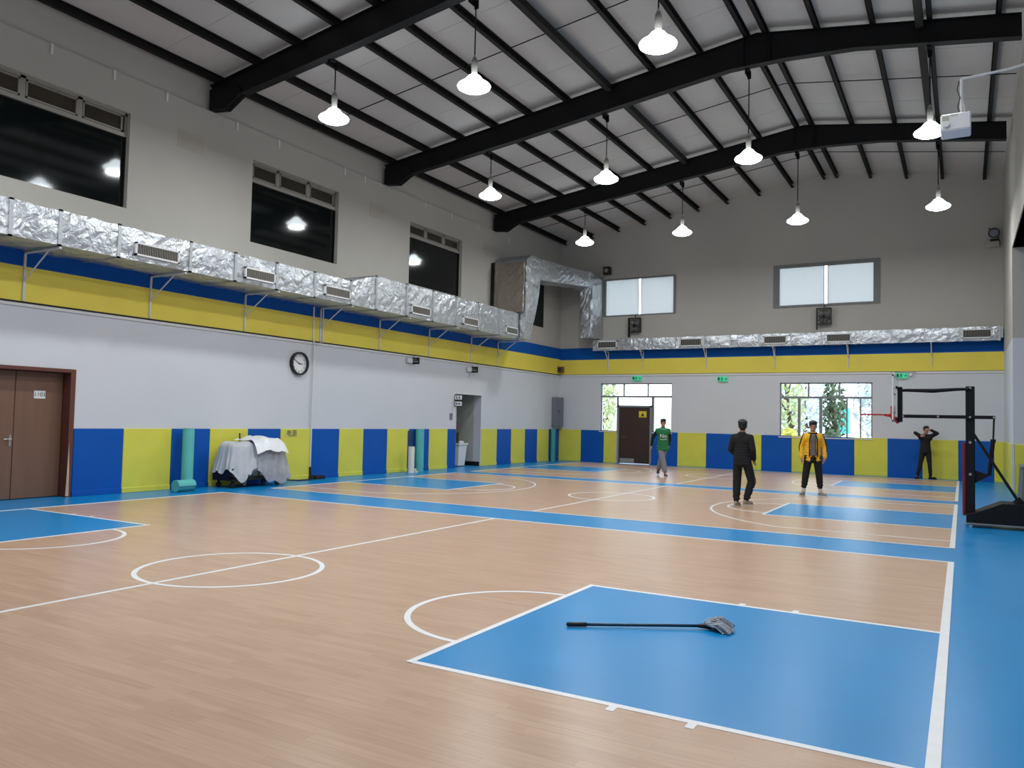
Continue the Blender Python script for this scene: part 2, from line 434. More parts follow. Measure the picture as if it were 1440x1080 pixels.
# right: header over the open side bay, stub wall beyond it
wb = MB(); wb.m = 1; wb.box(XR, XR+.3, YF, YBLK, ZBAY, 9.5); wb.box(XR, XR+.3, YBLK, YB, 3.95, 9.5)
wb.m = 0; wb.box(XR, XR+.3, YBLK, YB, 0, 3.95)
wb.box(XR+.3, XBAY, YBLK, YBLK+.25, 0, ZBAY)
wb.box(XBAY, XBAY+.2, YF, YBLK+.25, 0, ZBAY)
wall_right = struct('wall_right', wb, [M_white, M_grey], 'right wall with an open side bay under a high header')
wb = MB(); wb.box(XL-.3, XBAY+.2, YF-.25, YF, 0, 4); wb.m = 1; wb.box(XL-.3, XBAY+.2, YF-.25, YF, 4, 10.6)
struct('wall_front', wb, [M_white, M_grey], 'plain wall behind the viewer')
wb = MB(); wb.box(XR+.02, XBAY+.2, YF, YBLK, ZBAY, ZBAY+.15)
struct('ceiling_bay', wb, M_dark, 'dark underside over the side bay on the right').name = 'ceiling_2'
# roof
rb = MB()
for (xa, xb) in ((XL-.35, RIDGE), (RIDGE, XR+.35)):
    rb.add([(xa, YF-.3, zt(xa)+.17), (xb, YF-.3, zt(xb)+.17), (xb, YB+.3, zt(xb)+.17), (xa, YB+.3, zt(xa)+.17),
            (xa, YF-.3, zt(xa)+.27), (xb, YF-.3, zt(xb)+.27), (xb, YB+.3, zt(xb)+.27), (xa, YB+.3, zt(xa)+.27)],
           [(0,3,2,1),(4,5,6,7),(0,1,5,4),(1,2,6,5),(2,3,7,6),(3,0,4,7)])
roof = struct('ceiling', rb, M_roof, 'sloping pale roof lining above dark steel beams')
for i, yy in enumerate([YF+3*k for k in range(1, 11)]):      # lap joints of the lining sheets
    b = MB()
    for (xa, xb) in ((XL, RIDGE), (RIDGE, XR)):
        b.add([(xa, yy, zt(xa)+.163), (xb, yy, zt(xb)+.163), (xb, yy+.03, zt(xb)+.163), (xa, yy+.03, zt(xa)+.163),
               (xa, yy, zt(xa)+.172), (xb, yy, zt(xb)+.172), (xb, yy+.03, zt(xb)+.172), (xa, yy+.03, zt(xa)+.172)],
              [(0,3,2,1),(4,5,6,7),(0,1,5,4),(1,2,6,5),(2,3,7,6),(3,0,4,7)])
    obj('sheet_joint', b, M_roof, roof)

# steel frame: each beam is a thing, each purlin a thing
def beam(y, label):
    b = MB()
    top = [(XL+.02, zt(XL+.02))]+[(RIDGE, zt(RIDGE))]+[(XR-.12, zt(XR-.12))]
    bot = [(XR-.12, 8.98), (-1.8, 9.40), (-3.2, 9.48), (-4.4, 9.47), (-7.45, 9.07), (-10, 8.73), (-13.08, 8.36), (-13.58, 8.09), (XL+.02, 8.15)]
    poly = top+bot
    t = thing('roof_beam', label, 'beam', (-6.5, y, 8.1), group=None)
    b.prism(poly, y-.05, y+.05, 'y'); obj('beam_web', b, M_steel, t)
    b = MB()
    fl_ = bot[:-2]
    for (p, q) in zip(fl_[:-1], fl_[1:]):
        b.prism([p, q, (q[0], q[1]-.025), (p[0], p[1]-.025)], y-.1, y+.1, 'y')
    obj('bottom_flange', b, M_steel, t)
    b = MB()
    for (p, q) in zip(top[:-1], top[1:]):
        b.prism([p, q, (q[0], q[1]-.02), (p[0], p[1]-.02)], y-.1, y+.1, 'y')
    obj('top_flange', b, M_steel, t)
    b = MB()
    b.prism([(XL+.02, 8.15), (-13.58, 8.09), (-13.08, 8.36), (-13.2, 8.55), (XL+.02, 8.6)], y-.09, y+.09, 'y')
    obj('haunch_plate', b, M_steel, t)
    b = MB()
    for x in (RIDGE-.28, RIDGE+.28):
        b.box(x-.015, x+.015, y-.1, y+.1, 9.46, zt(x)-.02)
    obj('stiffener', b, M_steel, t)
    b = MB()
    for x in (RIDGE-.33, RIDGE-.22, RIDGE+.22, RIDGE+.33):
        for z in (9.6, 9.75, 9.9): b.cyl((x, y-.07, z), (x, y-.05, z), .018, n=6)
    obj('bolts', b, M_purl, t)
    return t
bl = ['black steel roof beam out of view nearest the viewer', 'black steel roof beam crossing the top left corner, nearest in view',
      'black steel roof beam in the middle of the hall roof', 'black steel roof beam farthest away, closest to the back wall']
for y, l in zip(BEAMS, bl): beam(y, l)
PX = [-13.87, -12.7, -11.58, -10.52, -9.5, -8.42, -7.34, -6.2, -5.07, -4.02, -3.62, -2.56, -1.48, -.45, .71]
def ordn(i): return ['first', 'second', 'third', 'fourth', 'fifth', 'sixth', 'seventh', 'eighth', 'ninth', 'tenth', 'eleventh', 'twelfth', 'thirteenth', 'fourteenth', 'fifteenth'][i]
for i, x in enumerate(PX):
    b = MB(); z = zt(x); w = .045
    b.box(x-w, x+w, YF, YB, z, z+.02); b.box(x-w, x-w+.015, YF, YB, z, z+.165); b.box(x-w, x+w, YF, YB, z+.15, z+.165)
    where = {9: 'left one of the close pair at the ridge', 10: 'right one of the close pair at the ridge'}.get(i, ordn(i)+' counted from the left wall')
    o = obj('purlin', b, M_purl); tag(o, 'long dark roof purlin, '+where, 'purlin', 'roof purlins')
for (x, l) in ((-7.22, 'thick dark tie tube beside the seventh purlin, left of the ridge'), (-.62, 'thick dark tie tube near the right wall above the projector')):
    t = thing('tie_tube', l, 'tube', (x, 3, zt(x)-.2))
    for y0, y1 in zip((YF,)+BEAMS[:-1], BEAMS):
        b = MB(); b.box(x-.07, x+.07, y0+.05, y1-.05, zt(x)-.17, zt(x)-.02)
        obj('tube_bay', b, M_purl, t)
for k, yy in enumerate((3.35, 9.3, 14.9)):
    b = MB(); b.tube([(XL+.05, yy, zt(XL)+.07), (RIDGE, yy, zt(RIDGE)+.07), (XR-.05, yy, zt(XR)+.07)], .012, 6)
    tag(obj('sag_rod', b, M_purl), 'thin steel rod across the purlins in the '+['bay nearest the viewer', 'middle bay', 'bay next to the back wall'][k], 'rod')

# coloured band (blue over yellow) around the hall
def band(name, parent, m, x0, x1, y0, y1, z0, z1):
    b = MB(); b.box(x0, x1, y0, y1, z0, z1); return obj(name, b, m, parent)
band('yellow_band', wall_left, M_byel, XL, XL+.045, YF, YB, 3.45, 4.06)
band('blue_band', wall_left, M_bblue, XL, XL+.045, YF, YB, 4.06, 4.5)
band('yellow_band', wall_back, M_byel, XL+.045, XR, YB-.045, YB, 3.45, 4.03)
band('blue_band', wall_back, M_bblue, XL+.045, XR, YB-.045, YB, 4.03, 4.5)
b = MB(); b.box(XL, XL+.05, YF, YB, 3.43, 3.452); obj('painted_shadow_line', b, M_dark, wall_left)  # dark strip painting the shadow line under the yellow band
b = MB(); b.box(XL, XL+.03, YF, YB, 3.37, 3.42); tag(obj('cable_trunking', b, M_wpipe), 'slim white cable trunking under the yellow band on the left wall', 'trunking')
b = MB(); b.box(XL, XR, YB-.03, YB, 3.37, 3.43); tag(obj('cable_trunking', b, M_wpipe), 'slim white cable trunking under the yellow band on the back wall', 'trunking')

# wainscot panels
PH = 1.247
def panels_left(edges, c0):
    c = c0
    for a, bb in zip(edges[:-1], edges[1:]):
        if a is None or bb is None: continue
        if not (a >= DOORWAY[0]-.01 and bb <= DOORWAY[1]+.01):
            b = MB(); b.bbox(XL, XL+.03, a+.003, bb-.003, 0.0, PH, .008)
            b.bbox(XL+.02, XL+.045, a+.003, bb-.003, 0, .10, .006)
            obj('wall_panel', b, M_pblue if c else M_pyel, wall_left)
        c = not c
panels_left([-2.37, -1.385, -.315, .633, 1.68, 2.665, 3.7, 4.7, 5.66, 6.68, 7.69, 8.69, 9.68, 10.15], True)
panels_left([11.7, 12.72, 13.72, 14.75, 15.72, 16.68, 17.57], False)
panels_left([-12.3, -11.3, -10.3, -9.3, -8.3, -7.3, -6.3, -5.3, -4.25], False)
be = [XL+.03, -13.07, -12.09, -11.56]
def panels_back(edges, c):
    for a, bb in zip(edges[:-1], edges[1:]):
        b = MB(); b.bbox(a+.003, bb-.003, YB-.03, YB, 0, PH, .008)
        b.bbox(a+.003, bb-.003, YB-.045, YB-.02, 0, .10, .006)
        hl = 1.215 if (bb > -12.2 and a < -9.4) or (bb > -5.4 and a < -2.5) else PH
        obj('wall_panel', b, M_pblue if c else M_pyel, wall_back); c = not c
panels_back(be, False)
panels_back([-10.13, -9.12, -8.04, -7.01, -6.07, -5.05, -4.12, -3.05, -2.04, -1.03, -.03, .93, XR], True)
for k in range(5):      # stub wall and bay wall panels on the right
    a = YBLK+k*.98; 
    b = MB(); b.bbox(XR-.03, XR, a+.003, min(a+.977, YB-.04), 0, PH, .008); obj('wall_panel', b, M_pyel, wall_right)
for k in range(3):
    a = XR+k*1.0
    b = MB(); b.bbox(a+.003+(.02 if k == 0 else 0), a+.997, YBLK-.03, YBLK, 0, PH, .008); obj('wall_panel', b, M_pblue if k % 2 else M_pyel, wall_right)
b = MB(); b.box(XR-.04, XR+.02, YBLK-.04, YBLK+.02, 0, PH+.02); obj('corner_bead', b, M_wpipe, wall_right)
# paler paint patches high on the left wall
for (y, z) in ((-.15, 7.35), (5.95, 7.35), (11.9, 7.42)):
    b = MB(); b.box(XL, XL+.004, y-.3, y+.35, z-.22, z+.18); obj('paint_patch', b, M_patch, wall_left)
b = MB()
for y in (-3.1, -1.9, -.75, 1.05, 2.3, 4.6, 5.4, 8.2, 9.6, 11.2, 13.3): b.box(XL, XL+.03, y-.02, y+.02, 7.96, 8.15)
obj('cable_clip', b, M_wpipe, wall_left)['kind'] = 'stuff'

# ------------------------------------------------------------------ windows
def left_window(n, h, mull, label):
    y0, y1, z0, z1 = h
    w = sempty('window_%d' % n, (XL, (y0+y1)/2, z0), label)
    xf = XL-.12
    b = MB(); ztr = 7.01
    b.box(xf-.04, xf+.03, y0, y1, ztr-.04, ztr+.04); b.box(xf-.04, xf+.02, y0, y1, z1-.05, z1)
    b.box(xf-.04, xf+.02, y0, y0+.04, ztr, z1); b.box(xf-.04, xf+.02, y1-.05, y1, ztr, z1)
    for yy in mull: b.box(xf-.04, xf+.02, yy-.045, yy+.045, ztr, z1)
    obj('window_frame', b, M_alum, w)
    b = MB(); b.box(xf-.04, xf+.012, y1-.035, y1, z0, ztr); b.box(xf-.04, xf+.012, y0, y0+.02, z0, ztr); b.box(xf-.04, xf+.012, y0, y1, z0, z0+.02)
    obj('lower_frame', b, M_steel, w)
    b = MB(); b.box(xf-.03, xf-.015, y0+.02, y1-.035, z0+.02, ztr-.04); obj('large_pane', b, M_glassd, w)
    ys = [y0+.04]+[m_ for m_ in mull]+[y1-.05]
    for a, c in zip(ys[:-1], ys[1:]):
        b = MB(); b.box(xf-.03, xf-.015, a+.01, c-.01, ztr+.04, z1-.05); obj('pane', b, M_paneb, w)
        b = MB(); e = .03                                     # opening sash of the top light
        for q in ((a+.05, c-.05, z1-.09, z1-.06), (a+.05, c-.05, ztr+.05, ztr+.08)): b.box(xf-.01, xf+.028, *q)
        for q in ((a+.05, a+.08), (c-.08, c-.05)): b.box(xf-.01, xf+.028, q[0], q[1], ztr+.05, z1-.06)
        obj('sash', b, M_alum, w)
    b = MB(); b.box(XL-.32, XL-.3, y0-.1, y1+.1, z0-.1, z1+.1); obj('backing_board', b, M_dark, w)
left_window(1, LWIN[0], (-4.45, -3.5, -2.47), 'dark high window at the left edge of the left wall, above the double door')
left_window(2, LWIN[1], (2.42, 3.42), 'dark high window in the middle of the left wall, above the clock')
left_window(3, LWIN[2], (8.4, 9.35), 'dark high window farthest along the left wall, before the foil riser duct')

def back_high(n, h, label, fm, t):
    x0, x1, z0, z1 = h
    w = sempty('window_%d' % n, ((x0+x1)/2, YB, z0), label)
    b = MB(); yf = YB+.04
    b.box(x0, x0+t, YB-.03, yf+.04, z0, z1); b.box(x1-t, x1, YB-.03, yf+.04, z0, z1)
    b.box(x0+t, x1-t, YB-.03, yf+.04, z1-t*.6, z1); b.box(x0+t, x1-t, YB-.03, yf+.04, z0, z0+t*.4)
    obj('window_frame', b, fm, w)
    xm = (x0+x1)/2
    b = MB(); b.box(xm-.05, xm-.03, yf, yf+.04, z0, z1); b.box(xm+.07, xm+.09, yf, yf+.04, z0, z1); obj('mullion', b, M_frame3, w)
    for a, c in ((x0+t, xm-.05), (xm+.09, x1-t)):
        b = MB(); n_ = 10
        for i in range(n_):                                     # gently waved blind cloth
            u0 = a+(c-a)*i/n_; u1 = a+(c-a)*(i+1)/n_
            d0 = .008*math.sin(i*1.3); d1 = .008*math.sin((i+1)*1.3)
            b.add([(u0, yf+.02+d0, z0+.02), (u1, yf+.02+d1, z0+.02), (u1, yf+.02+d1, z1-.03), (u0, yf+.02+d0, z1-.03)], [(0,1,2,3)])
        obj('roller_blind', b, M_blind, w)
        b = MB(); b.box(a, c, yf+.015, yf+.035, z0+.03, z0+.05); obj('blind_hem', b, M_wpipe, w)
    b = MB(); b.box(x0, x1, YB+.15, YB+.156, z0, z1); obj('pane', b, M_clear, w)
back_high(4, HB[0], 'high back window with pale blinds beside the foil riser, left', M_frame2, .09)
back_high(5, HB[1], 'high back window with pale blinds and thick grey frame, right', M_frame2, .2)

def low_window(n, x0, x1, zt_, zb, ztr, top, bot, label, skip=None):
    w = sempty('window_%d' % n, ((x0+x1)/2, YB, zb), label)
    y0, y1 = YB+.06, YB+.12
    b = MB(); e = .04
    b.box(x0, x1, y0, y1, zt_-e, zt_); b.box(x0, x0+e, y0, y1, zb, zt_); b.box(x1-e, x1, y0, y1, zb, zt_)
    b.box(x0, x1, y0-.01, y1, ztr-.035, ztr+.035)
    if not skip: b.box(x0, x1, y0, y1, zb, zb+e)
    else:
        b.box(x0, skip[0], y0, y1, zb, zb+e); b.box(skip[1], x1, y0, y1, zb, zb+e)
    obj('window_frame', b, M_frame3, w)
    for i, xx in enumerate(top): b = MB(); b.box(xx-.025, xx+.025, y0, y1, ztr, zt_); obj('mullion', b, M_frame3, w)
    for xx, ww in bot: b = MB(); b.box(xx-ww/2, xx+ww/2, y0-.005, y1, zb, ztr); obj('mullion', b, M_frame3, w)
    xs = [x0]+list(top)+[x1]
    for a, c in zip(xs[:-1], xs[1:]): b = MB(); b.box(a+.02, c-.02, y0+.03, y0+.036, ztr+.03, zt_-.03); obj('pane', b, M_clear, w)
    xs = [x0]+[q[0] for q in bot]+[x1]
    for a, c in zip(xs[:-1], xs[1:]):
        if skip and a < skip[1]-.2 and c > skip[0]+.2:
            b = MB(); b.box(a+.02, c-.02, y0+.03, y0+.036, 2.24, ztr-.03); obj('pane', b, M_clear, w); continue
        b = MB(); b.box(a+.02, c-.02, y0+.03, y0+.036, zb+.03, ztr-.03); obj('pane', b, M_clear, w)
    b = MB()
    if skip: b.box(x0-.03, skip[0], YB-.05, YB+.06, zb-.03, zb+.005); b.box(skip[1], x1+.03, YB-.05, YB+.06, zb-.03, zb+.005)
    else: b.box(x0-.03, x1+.03, YB-.05, YB+.06, zb-.03, zb+.005)
    obj('window_sill', b, M_wpipe, w)
low_window(6, -12.26, -9.36, 3.09, 1.22, 2.58, (-11.31, -10.33), ((-11.56, .07), (-10.13, .1)), 'bright low window around the brown exit door', skip=(-11.56, -10.13))
def wx(p): return -5.46+(p-1097)/130*2.96
low_window(7, -5.46, -2.5, 3.09, 1.21, 2.58, (wx(1138.5), wx(1182)), ((wx(1125), .09), (wx(1156), .1), (wx(1192.5), .05), (wx(1211), .05)), 'bright low window with trees outside, behind the boy in yellow')

# ------------------------------------------------------------------ doors
d1 = sempty('door_1', (XL, -3.3, 0), 'brown double door at the left edge, small number plate on it')
b = MB(); b.box(XL-.3, XL, -2.47, -2.42, 0, 2.26); b.box(XL-.3, XL, -4.2, -4.15, 0, 2.26); b.box(XL-.3, XL, -4.2, -2.42, 2.26, 2.31)
b.box(XL+.001, XL+.035, -2.475, -2.385, 0, 2.27); b.box(XL+.001, XL+.035, -4.25, -2.385, 2.27, 2.33)
obj('door_frame', b, M_jamb, d1)
b = MB(); b.prism([(-2.485, .02), (-2.425, .02), (-2.435, .5), (-2.455, 1.0), (-2.47, .5)], XL+.034, XL+.04, 'x'); obj('worn_edge', b, M_wear, d1)
for (a, c) in ((-4.145, -3.315), (-3.305, -2.475)):
    b = MB(); b.bbox(XL-.26, XL-.21, a, c, .01, 2.255, .006); leaf = obj('door_leaf', b, M_door, d1)
    yy = -3.36 if a < -4 else -3.26
    if a < -4:
        b = MB(); b.bbox(XL-.215, XL-.2, yy-.02, yy+.02, .93, 1.13, .004); b.cyl((XL-.205, yy, 1.06), (XL-.15, yy, 1.06), .01, n=8)
        b.tube([(XL-.155, yy, 1.06), (XL-.15, yy-.1, 1.06), (XL-.155, yy-.12, 1.055)], .009, 8)
        h_ = obj('door_handle', b, M_chrome, leaf)
b = MB(); b.box(XL-.212, XL-.205, -2.99, -2.79, 1.78, 1.92); pl = obj('number_plate', b, M_white_pl, d1)
text_obj('plate_number', '1103', .1, M_black, pl, (XL-.203, -2.89, 1.85), (math.pi/2, 0, math.pi/2), .001)
b = MB(); b.box(XL-.32, XL-.3, -4.3, -2.3, 0, 2.4); obj('backing_board', b, M_dark, d1)

d2 = sempty('door_2', (-10.85, YB, 0), 'dark brown exit door in the back wall with a yellow notice')
b = MB(); b.box(-11.53, -11.47, YB-.01, YB+.12, 0, 2.24); b.box(-10.22, -10.14, YB-.01, YB+.12, 0, 2.24); b.box(-11.53, -10.14, YB-.01, YB+.12, 2.17, 2.24)
obj('door_frame', b, M_frame3, d2)
b = MB(); b.bbox(-11.47, -10.22, YB+.02, YB+.07, .01, 2.17, .006); leaf = obj('door_leaf', b, M_door2, d2)
b = MB(); b.box(-11.42, -10.84, YB+.01, YB+.022, .03, .2); obj('kick_plate', b, M_chrome, leaf)
b = MB(); b.cyl((-11.3, YB+.02, 1.02), (-11.3, YB-.04, 1.02), .012, n=8); b.tube([(-11.3, YB-.04, 1.02), (-11.18, YB-.045, 1.02)], .01, 8); obj('door_handle', b, M_chrome, leaf)
b = MB(); b.box(-10.66, -10.36, YB+.008, YB+.02, 1.78, 2.02); nt_ = obj('yellow_notice', b, mat('yellow notice', (226, 206, 52), .6, var=.05), leaf)
b = MB(); b.prism([(-10.58, 1.84), (-10.44, 1.84), (-10.51, 1.96)], YB+.005, YB+.009, 'y'); b.box(-10.62, -10.4, YB+.005, YB+.009, 1.80, 1.815); obj('notice_mark', b, M_black, nt_)

# corridor behind the doorway
b = MB(); b.box(XL-3, XL-.3, 11.7, 11.9, 0, 2.7); b.box(XL-3, XL-.3, 9.2, 9.4, 0, 2.7); b.box(XL-3.2, XL-3, 9.2, 12, 0, 2.7)
b.box(XL-3, XL-.3, 9.2, 12, 2.7, 2.8)
struct('wall_corridor', b, M_cream, 'cream corridor walls seen through the open doorway').name = 'wall_side'
b = MB(); b.box(XL-3, XL-.02, 11.665, 11.7, 0, .14); o = struct('baseboard_side', b, M_black, 'black baseboard in the corridor')
d3 = sempty('door_3', (XL, 10.9, 0), 'open doorway without a leaf in the left wall')
b = MB(); b.box(XL-.02, XL+.012, 11.67, 11.72, 0, 2.38); b.box(XL-.02, XL+.012, 10.13, 10.17, 0, 2.38); b.box(XL-.02, XL+.012, 10.13, 11.72, 2.38, 2.42)
obj('door_lining', b, M_wpipe, d3)

# ------------------------------------------------------------------ outdoors behind the windows
b = MB(); b.box(-30, 14, YB+.25, 60, -.4, -.3); struct('ground_outside', b, M_conc, 'pale paving outside the back windows').name = 'floor_outside'
b = MB()
b.box(-26, 10, 46, 47, -.3, 9)
t = obj('building', b, M_bldg)
tag(t, 'pale flat building far outside the back windows', 'building')
def leafball(cx, cy, cz, rx, rz, n, s):
    b = MB()
    for _ in range(n):
        while True:
            p = Vector((random.uniform(-1, 1), random.uniform(-1, 1), random.uniform(-1, 1)))
            if .25 < p.length < 1: break
        p = Vector((cx+p.x*rx, cy+p.y*rx, cz+p.z*rz))
        a = Vector((random.gauss(0, 1), random.gauss(0, 1), random.gauss(0, 1))).normalized()*s
        c = a.orthogonal().normalized()*s*.6
        b.add([p-a, p+c*.8, p+a, p-c*.8], [(0,1,2,3)])
    return b
def tree(x, y, h, r, n, m, label):
    t = thing('tree', label, 'tree', (x, y, -.3))
    b = MB(); b.tube([(x, y, -.3), (x+.1, y, h*.4), (x-.1, y, h*.8)], [.14, .1, .05], 8)
    for a in range(5):
        an = a*1.3; b.tube([(x, y, h*(.3+.1*a)), (x+math.cos(an)*r*.6, y+math.sin(an)*r*.5, h*(.45+.1*a))], [.05, .02], 6)
    obj('trunk', b, M_bark, t)
    f = obj('foliage', leafball(x, y, h*.62, r, h*.42, n, .13), m, t); f['kind'] = 'stuff'
tree(-6.3, 23.6, 4.2, .8, 480, M_leaf, 'pale leafy tree outside the right low window, left pane')
tree(-4.2, 21.4, 3.4, .5, 420, M_leaf2, 'dark leafy tree outside the right low window, middle pane')
tree(-6.3, 27.5, 4.6, 1.6, 1700, mat('silvery leaves', (176, 190, 196), .7, var=.3, vscale=3), 'silvery pale tree far outside the right low window')
tree(-3.2, 28.5, 4.4, 1.2, 1500, mat('silvery leaves', (176, 190, 196)), 'silvery pale tree at the right of the low window view')
tree(-14.6, 23, 4.2, .8, 700, M_leaf, 'leafy tree outside the low window left of the exit door')
b = leafball(-5.5, 19.4, .5, .5, 1.0, 1200, .09); tag(obj('shrub', b, M_leafy), 'yellow green shrub outside the right low window', 'shrub')
b = leafball(-4.0, 19.6, .5, .4, 1.0, 900, .09); tag(obj('shrub', b, M_leaf2), 'dark green shrub outside the right low window', 'shrub')
t = thing('hoarding', 'cyan hoarding panel outside the right low window', 'panel', (-4.6, 25, -.3))
b = MB(); b.bbox(-4.65, -4.05, 25, 25.06, 1.3, 2.4, .01); obj('panel', b, M_cyan, t)
b = MB(); b.cyl((-4.55, 25.1, -.3), (-4.55, 25.1, 2.4), .03); b.cyl((-4.15, 25.1, -.3), (-4.15, 25.1, 2.4), .03); obj('post', b, M_frame3, t)

# ------------------------------------------------------------------ foil ducts
def foil_section(p, q, nseg=10, nw=6, nh=5, amp=.012, seed=0.):
    """p, q = (four corners) rings in order; lofted with crumpled surface"""
    b = MB(); ringn = 2*(nw+nh); vs = []
    for k in range(nseg+1):
        t = k/nseg
        c = [Vector(p[i]).lerp(Vector(q[i]), t) for i in range(4)]
        cen = (c[0]+c[1]+c[2]+c[3])/4
        bulge = math.sin(math.pi*t)**.5*.02
        edge = []
        for (a, d, n_) in ((c[0], c[1], nw), (c[1], c[2], nh), (c[2], c[3], nw), (c[3], c[0], nh)):
            for i in range(n_):
                s_ = i/n_; pt = a.lerp(d, s_)
                out = ((a+d)/2-cen).normalized()
                corner = (i == 0)
                nz = noise.noise(pt*3.1+Vector((seed, 0, 0)))*amp*1.6+noise.noise(pt*9+Vector((0, seed, 0)))*amp
                pt = pt+out*(nz+bulge*math.sin(math.pi*s_))
                edge.append(pt)
        vs += edge
    fs = []
    for k in range(nseg):
        for i in range(ringn):
            fs.append((k*ringn+i, k*ringn+(i+1) % ringn, k*ringn+ringn+(i+1) % ringn, k*ringn+ringn+i))
    fs += [tuple(range(ringn-1, -1, -1)), tuple(range(nseg*ringn, (nseg+1)*ringn))]
    b.add(vs, fs); return b
DX = XL+1.1
def TY(y): return -10.855+(y+10.855)*.985
def ztop(y): return 4.915 if y < TY(3.99)+.01 else (5.2 if y > TY(4.97)-.01 else 4.915+(y-TY(3.99))/(TY(4.97)-TY(3.99))*.285)
def lring(y, g=0): return [(XL+.03-g*0, y, 4.335-g), (DX+g, y, 4.335-g), (DX+g, y, ztop(y)+g), (XL+.03, y, ztop(y)+g)]
duct = thing('foil_duct', 'large silver foil wrapped air duct along the left wall', 'duct', (XL+.45, 4, 4.38))
seams = [-8, -6.4, -5.2, -4.1, -3.3, -2.23, -.71, .4, 1.55, 2.73, 3.99, 4.97, 6.27, 7.5, 8.67, 9.95, 11.22, 12.45]
seams = [TY(q) for q in seams]
for i, (a, c) in enumerate(zip(seams[:-1], seams[1:])):
    obj('duct_section', foil_section(lring(a+.03), lring(c-.03), max(6, int((c-a)*8)), 8, 6, .013, i*3.7), M_foil, duct, smooth=False)
    b = MB(); g = .018
    for z in (4.335-g, ztop(c)+g-.03): b.box(XL+.03, DX+g, c-.03, c+.03, z, z+.03)
    b.box(DX+g-.03, DX+g, c-.03, c+.03, 4.335-g, ztop(c)+g); b.box(XL+.04, DX-.01, c-.032, c+.032, 4.4, ztop(c)-.01)
    obj('duct_flange', b, M_galv, duct)
def grille(parent, axis, plane, u0, u1, z0, z1, nsl):
    """frame plus fine vertical slats, axis 'x' faces +x, axis 'y' faces -y"""
    sg = 1 if axis == 'x' else -1
    def bx(b, a, c, d, e, p, q):
        lo, hi = plane+sg*p, plane+sg*q
        if axis == 'x': b.box(lo, hi, a, c, d, e)
        else: b.box(a, c, lo, hi, d, e)
    b = MB(); e = .03
    bx(b, u0, u1, z0, z0+e, 0, .05); bx(b, u0, u1, z1-e, z1, 0, .05); bx(b, u0, u0+e, z0, z1, 0, .05); bx(b, u1-e, u1, z0, z1, 0, .05)
    g = obj('grille', b, M_white_pl, parent)
    b = MB(); bx(b, u0+e, u1-e, z0+e, z1-e, .02, .028); obj('grille_backing', b, M_dark, g)
    b = MB()
    for i in range(nsl):
        u = u0+e+(u1-u0-2*e)*(i+.5)/nsl
        bx(b, u-.005, u+.005, z0+e, z1-e, .028, .045)
    s_ = obj('slats', b, M_alum, g); s_['kind'] = 'stuff'
for (a, c) in ((-1.93, -1.0), (.62, 1.46), (3.03, 3.93), (6.43, 7.33), (9.04, 9.9), (11.62, 12.42)):
    grille(duct, 'x', DX+.012, TY(a), TY(c), 4.43, 4.67, 24)
# riser in the corner
ry0, ry1 = 13.1, 14.12
def xr_(z, g=0): return z
riser = [((XL+.03, ry0-.4, 4.38), (DX, ry0-.4, 4.38)), ]
RX = XL+1.33
def hring(z, y0, y1, x1=RX): return [(XL+.02, y0, z), (x1, y0, z), (x1, y1, z), (XL+.02, y1, z)]
stg = [(4.34, 12.2, 12.62), (4.6, 12.2, 12.72), (5.0, 12.22, 12.85), (5.6, 12.24, 13.08), (6.3, 12.25, 13.25), (6.85, 12.22, 13.35), (7.1, 12.32, 13.35), (7.26, 12.6, 13.3)]
bm_ = MB()
for k, (s0, s1) in enumerate(zip(stg[:-1], stg[1:])):
    sec = foil_section(hring(*s0), hring(*s1), 5, 8, 7, .02, 20+k)
    bm_.add(sec.v, sec.f)
obj('duct_riser', bm_, M_foil, duct)
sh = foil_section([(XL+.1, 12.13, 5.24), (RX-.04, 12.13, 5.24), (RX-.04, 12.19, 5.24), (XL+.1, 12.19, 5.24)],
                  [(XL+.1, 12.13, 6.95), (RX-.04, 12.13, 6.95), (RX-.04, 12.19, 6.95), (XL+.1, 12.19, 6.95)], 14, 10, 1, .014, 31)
obj('riser_shade_sheet', sh, M_foil_shade, duct)  # extra sheet carrying the painted shade on the riser's near face
b = MB(); b.box(XL+.005, XL+.12, 12.1, 12.2, 5.25, 7.0); obj('riser_shadow_gap', b, M_dark, duct)  # dark box painting the shadow between riser and wall
br_ = foil_section([(XL+.3, 13.2, 6.5), (RX, 13.2, 6.5), (RX, 13.2, 7.24), (XL+.3, 13.2, 7.24)],
                   [(-13.0, 16.5, 6.75), (-12.35, 16.5, 6.75), (-12.35, 16.5, 7.32), (-13.0, 16.5, 7.32)], 20, 6, 6, .02, 41)
obj('duct_section', br_, M_foil, duct)
el = foil_section([(-13.0, 16.5, 6.7), (-12.3, 16.5, 6.7), (-12.3, 16.5, 7.35), (-13.0, 16.5, 7.35)],
                  [(-12.7, 17.5, 6.6), (-12.2, 17.5, 6.6), (-12.2, 17.5, 7.2), (-12.7, 17.5, 7.2)], 6, 6, 6, .03, 51)
obj('duct_elbow', el, M_foil, duct)
dn = foil_section([(-12.72, 16.6, 4.8), (-12.2, 16.6, 4.8), (-12.2, 17.54, 4.8), (-12.72, 17.54, 4.8)],
                  [(-12.72, 16.55, 6.8), (-12.22, 16.55, 6.8), (-12.22, 17.54, 6.8), (-12.72, 17.54, 6.8)], 16, 6, 8, .025, 61)
obj('duct_downpipe', dn, M_foil, duct)
# recess hatch, dark, behind the riser
b = MB(); b.box(XL+.001, XL+.02, 15.2, 16.05, 5.2, 6.95); tag(obj('dark_hatch', b, M_dark), 'narrow dark hatch on the left wall behind the foil riser', 'hatch')
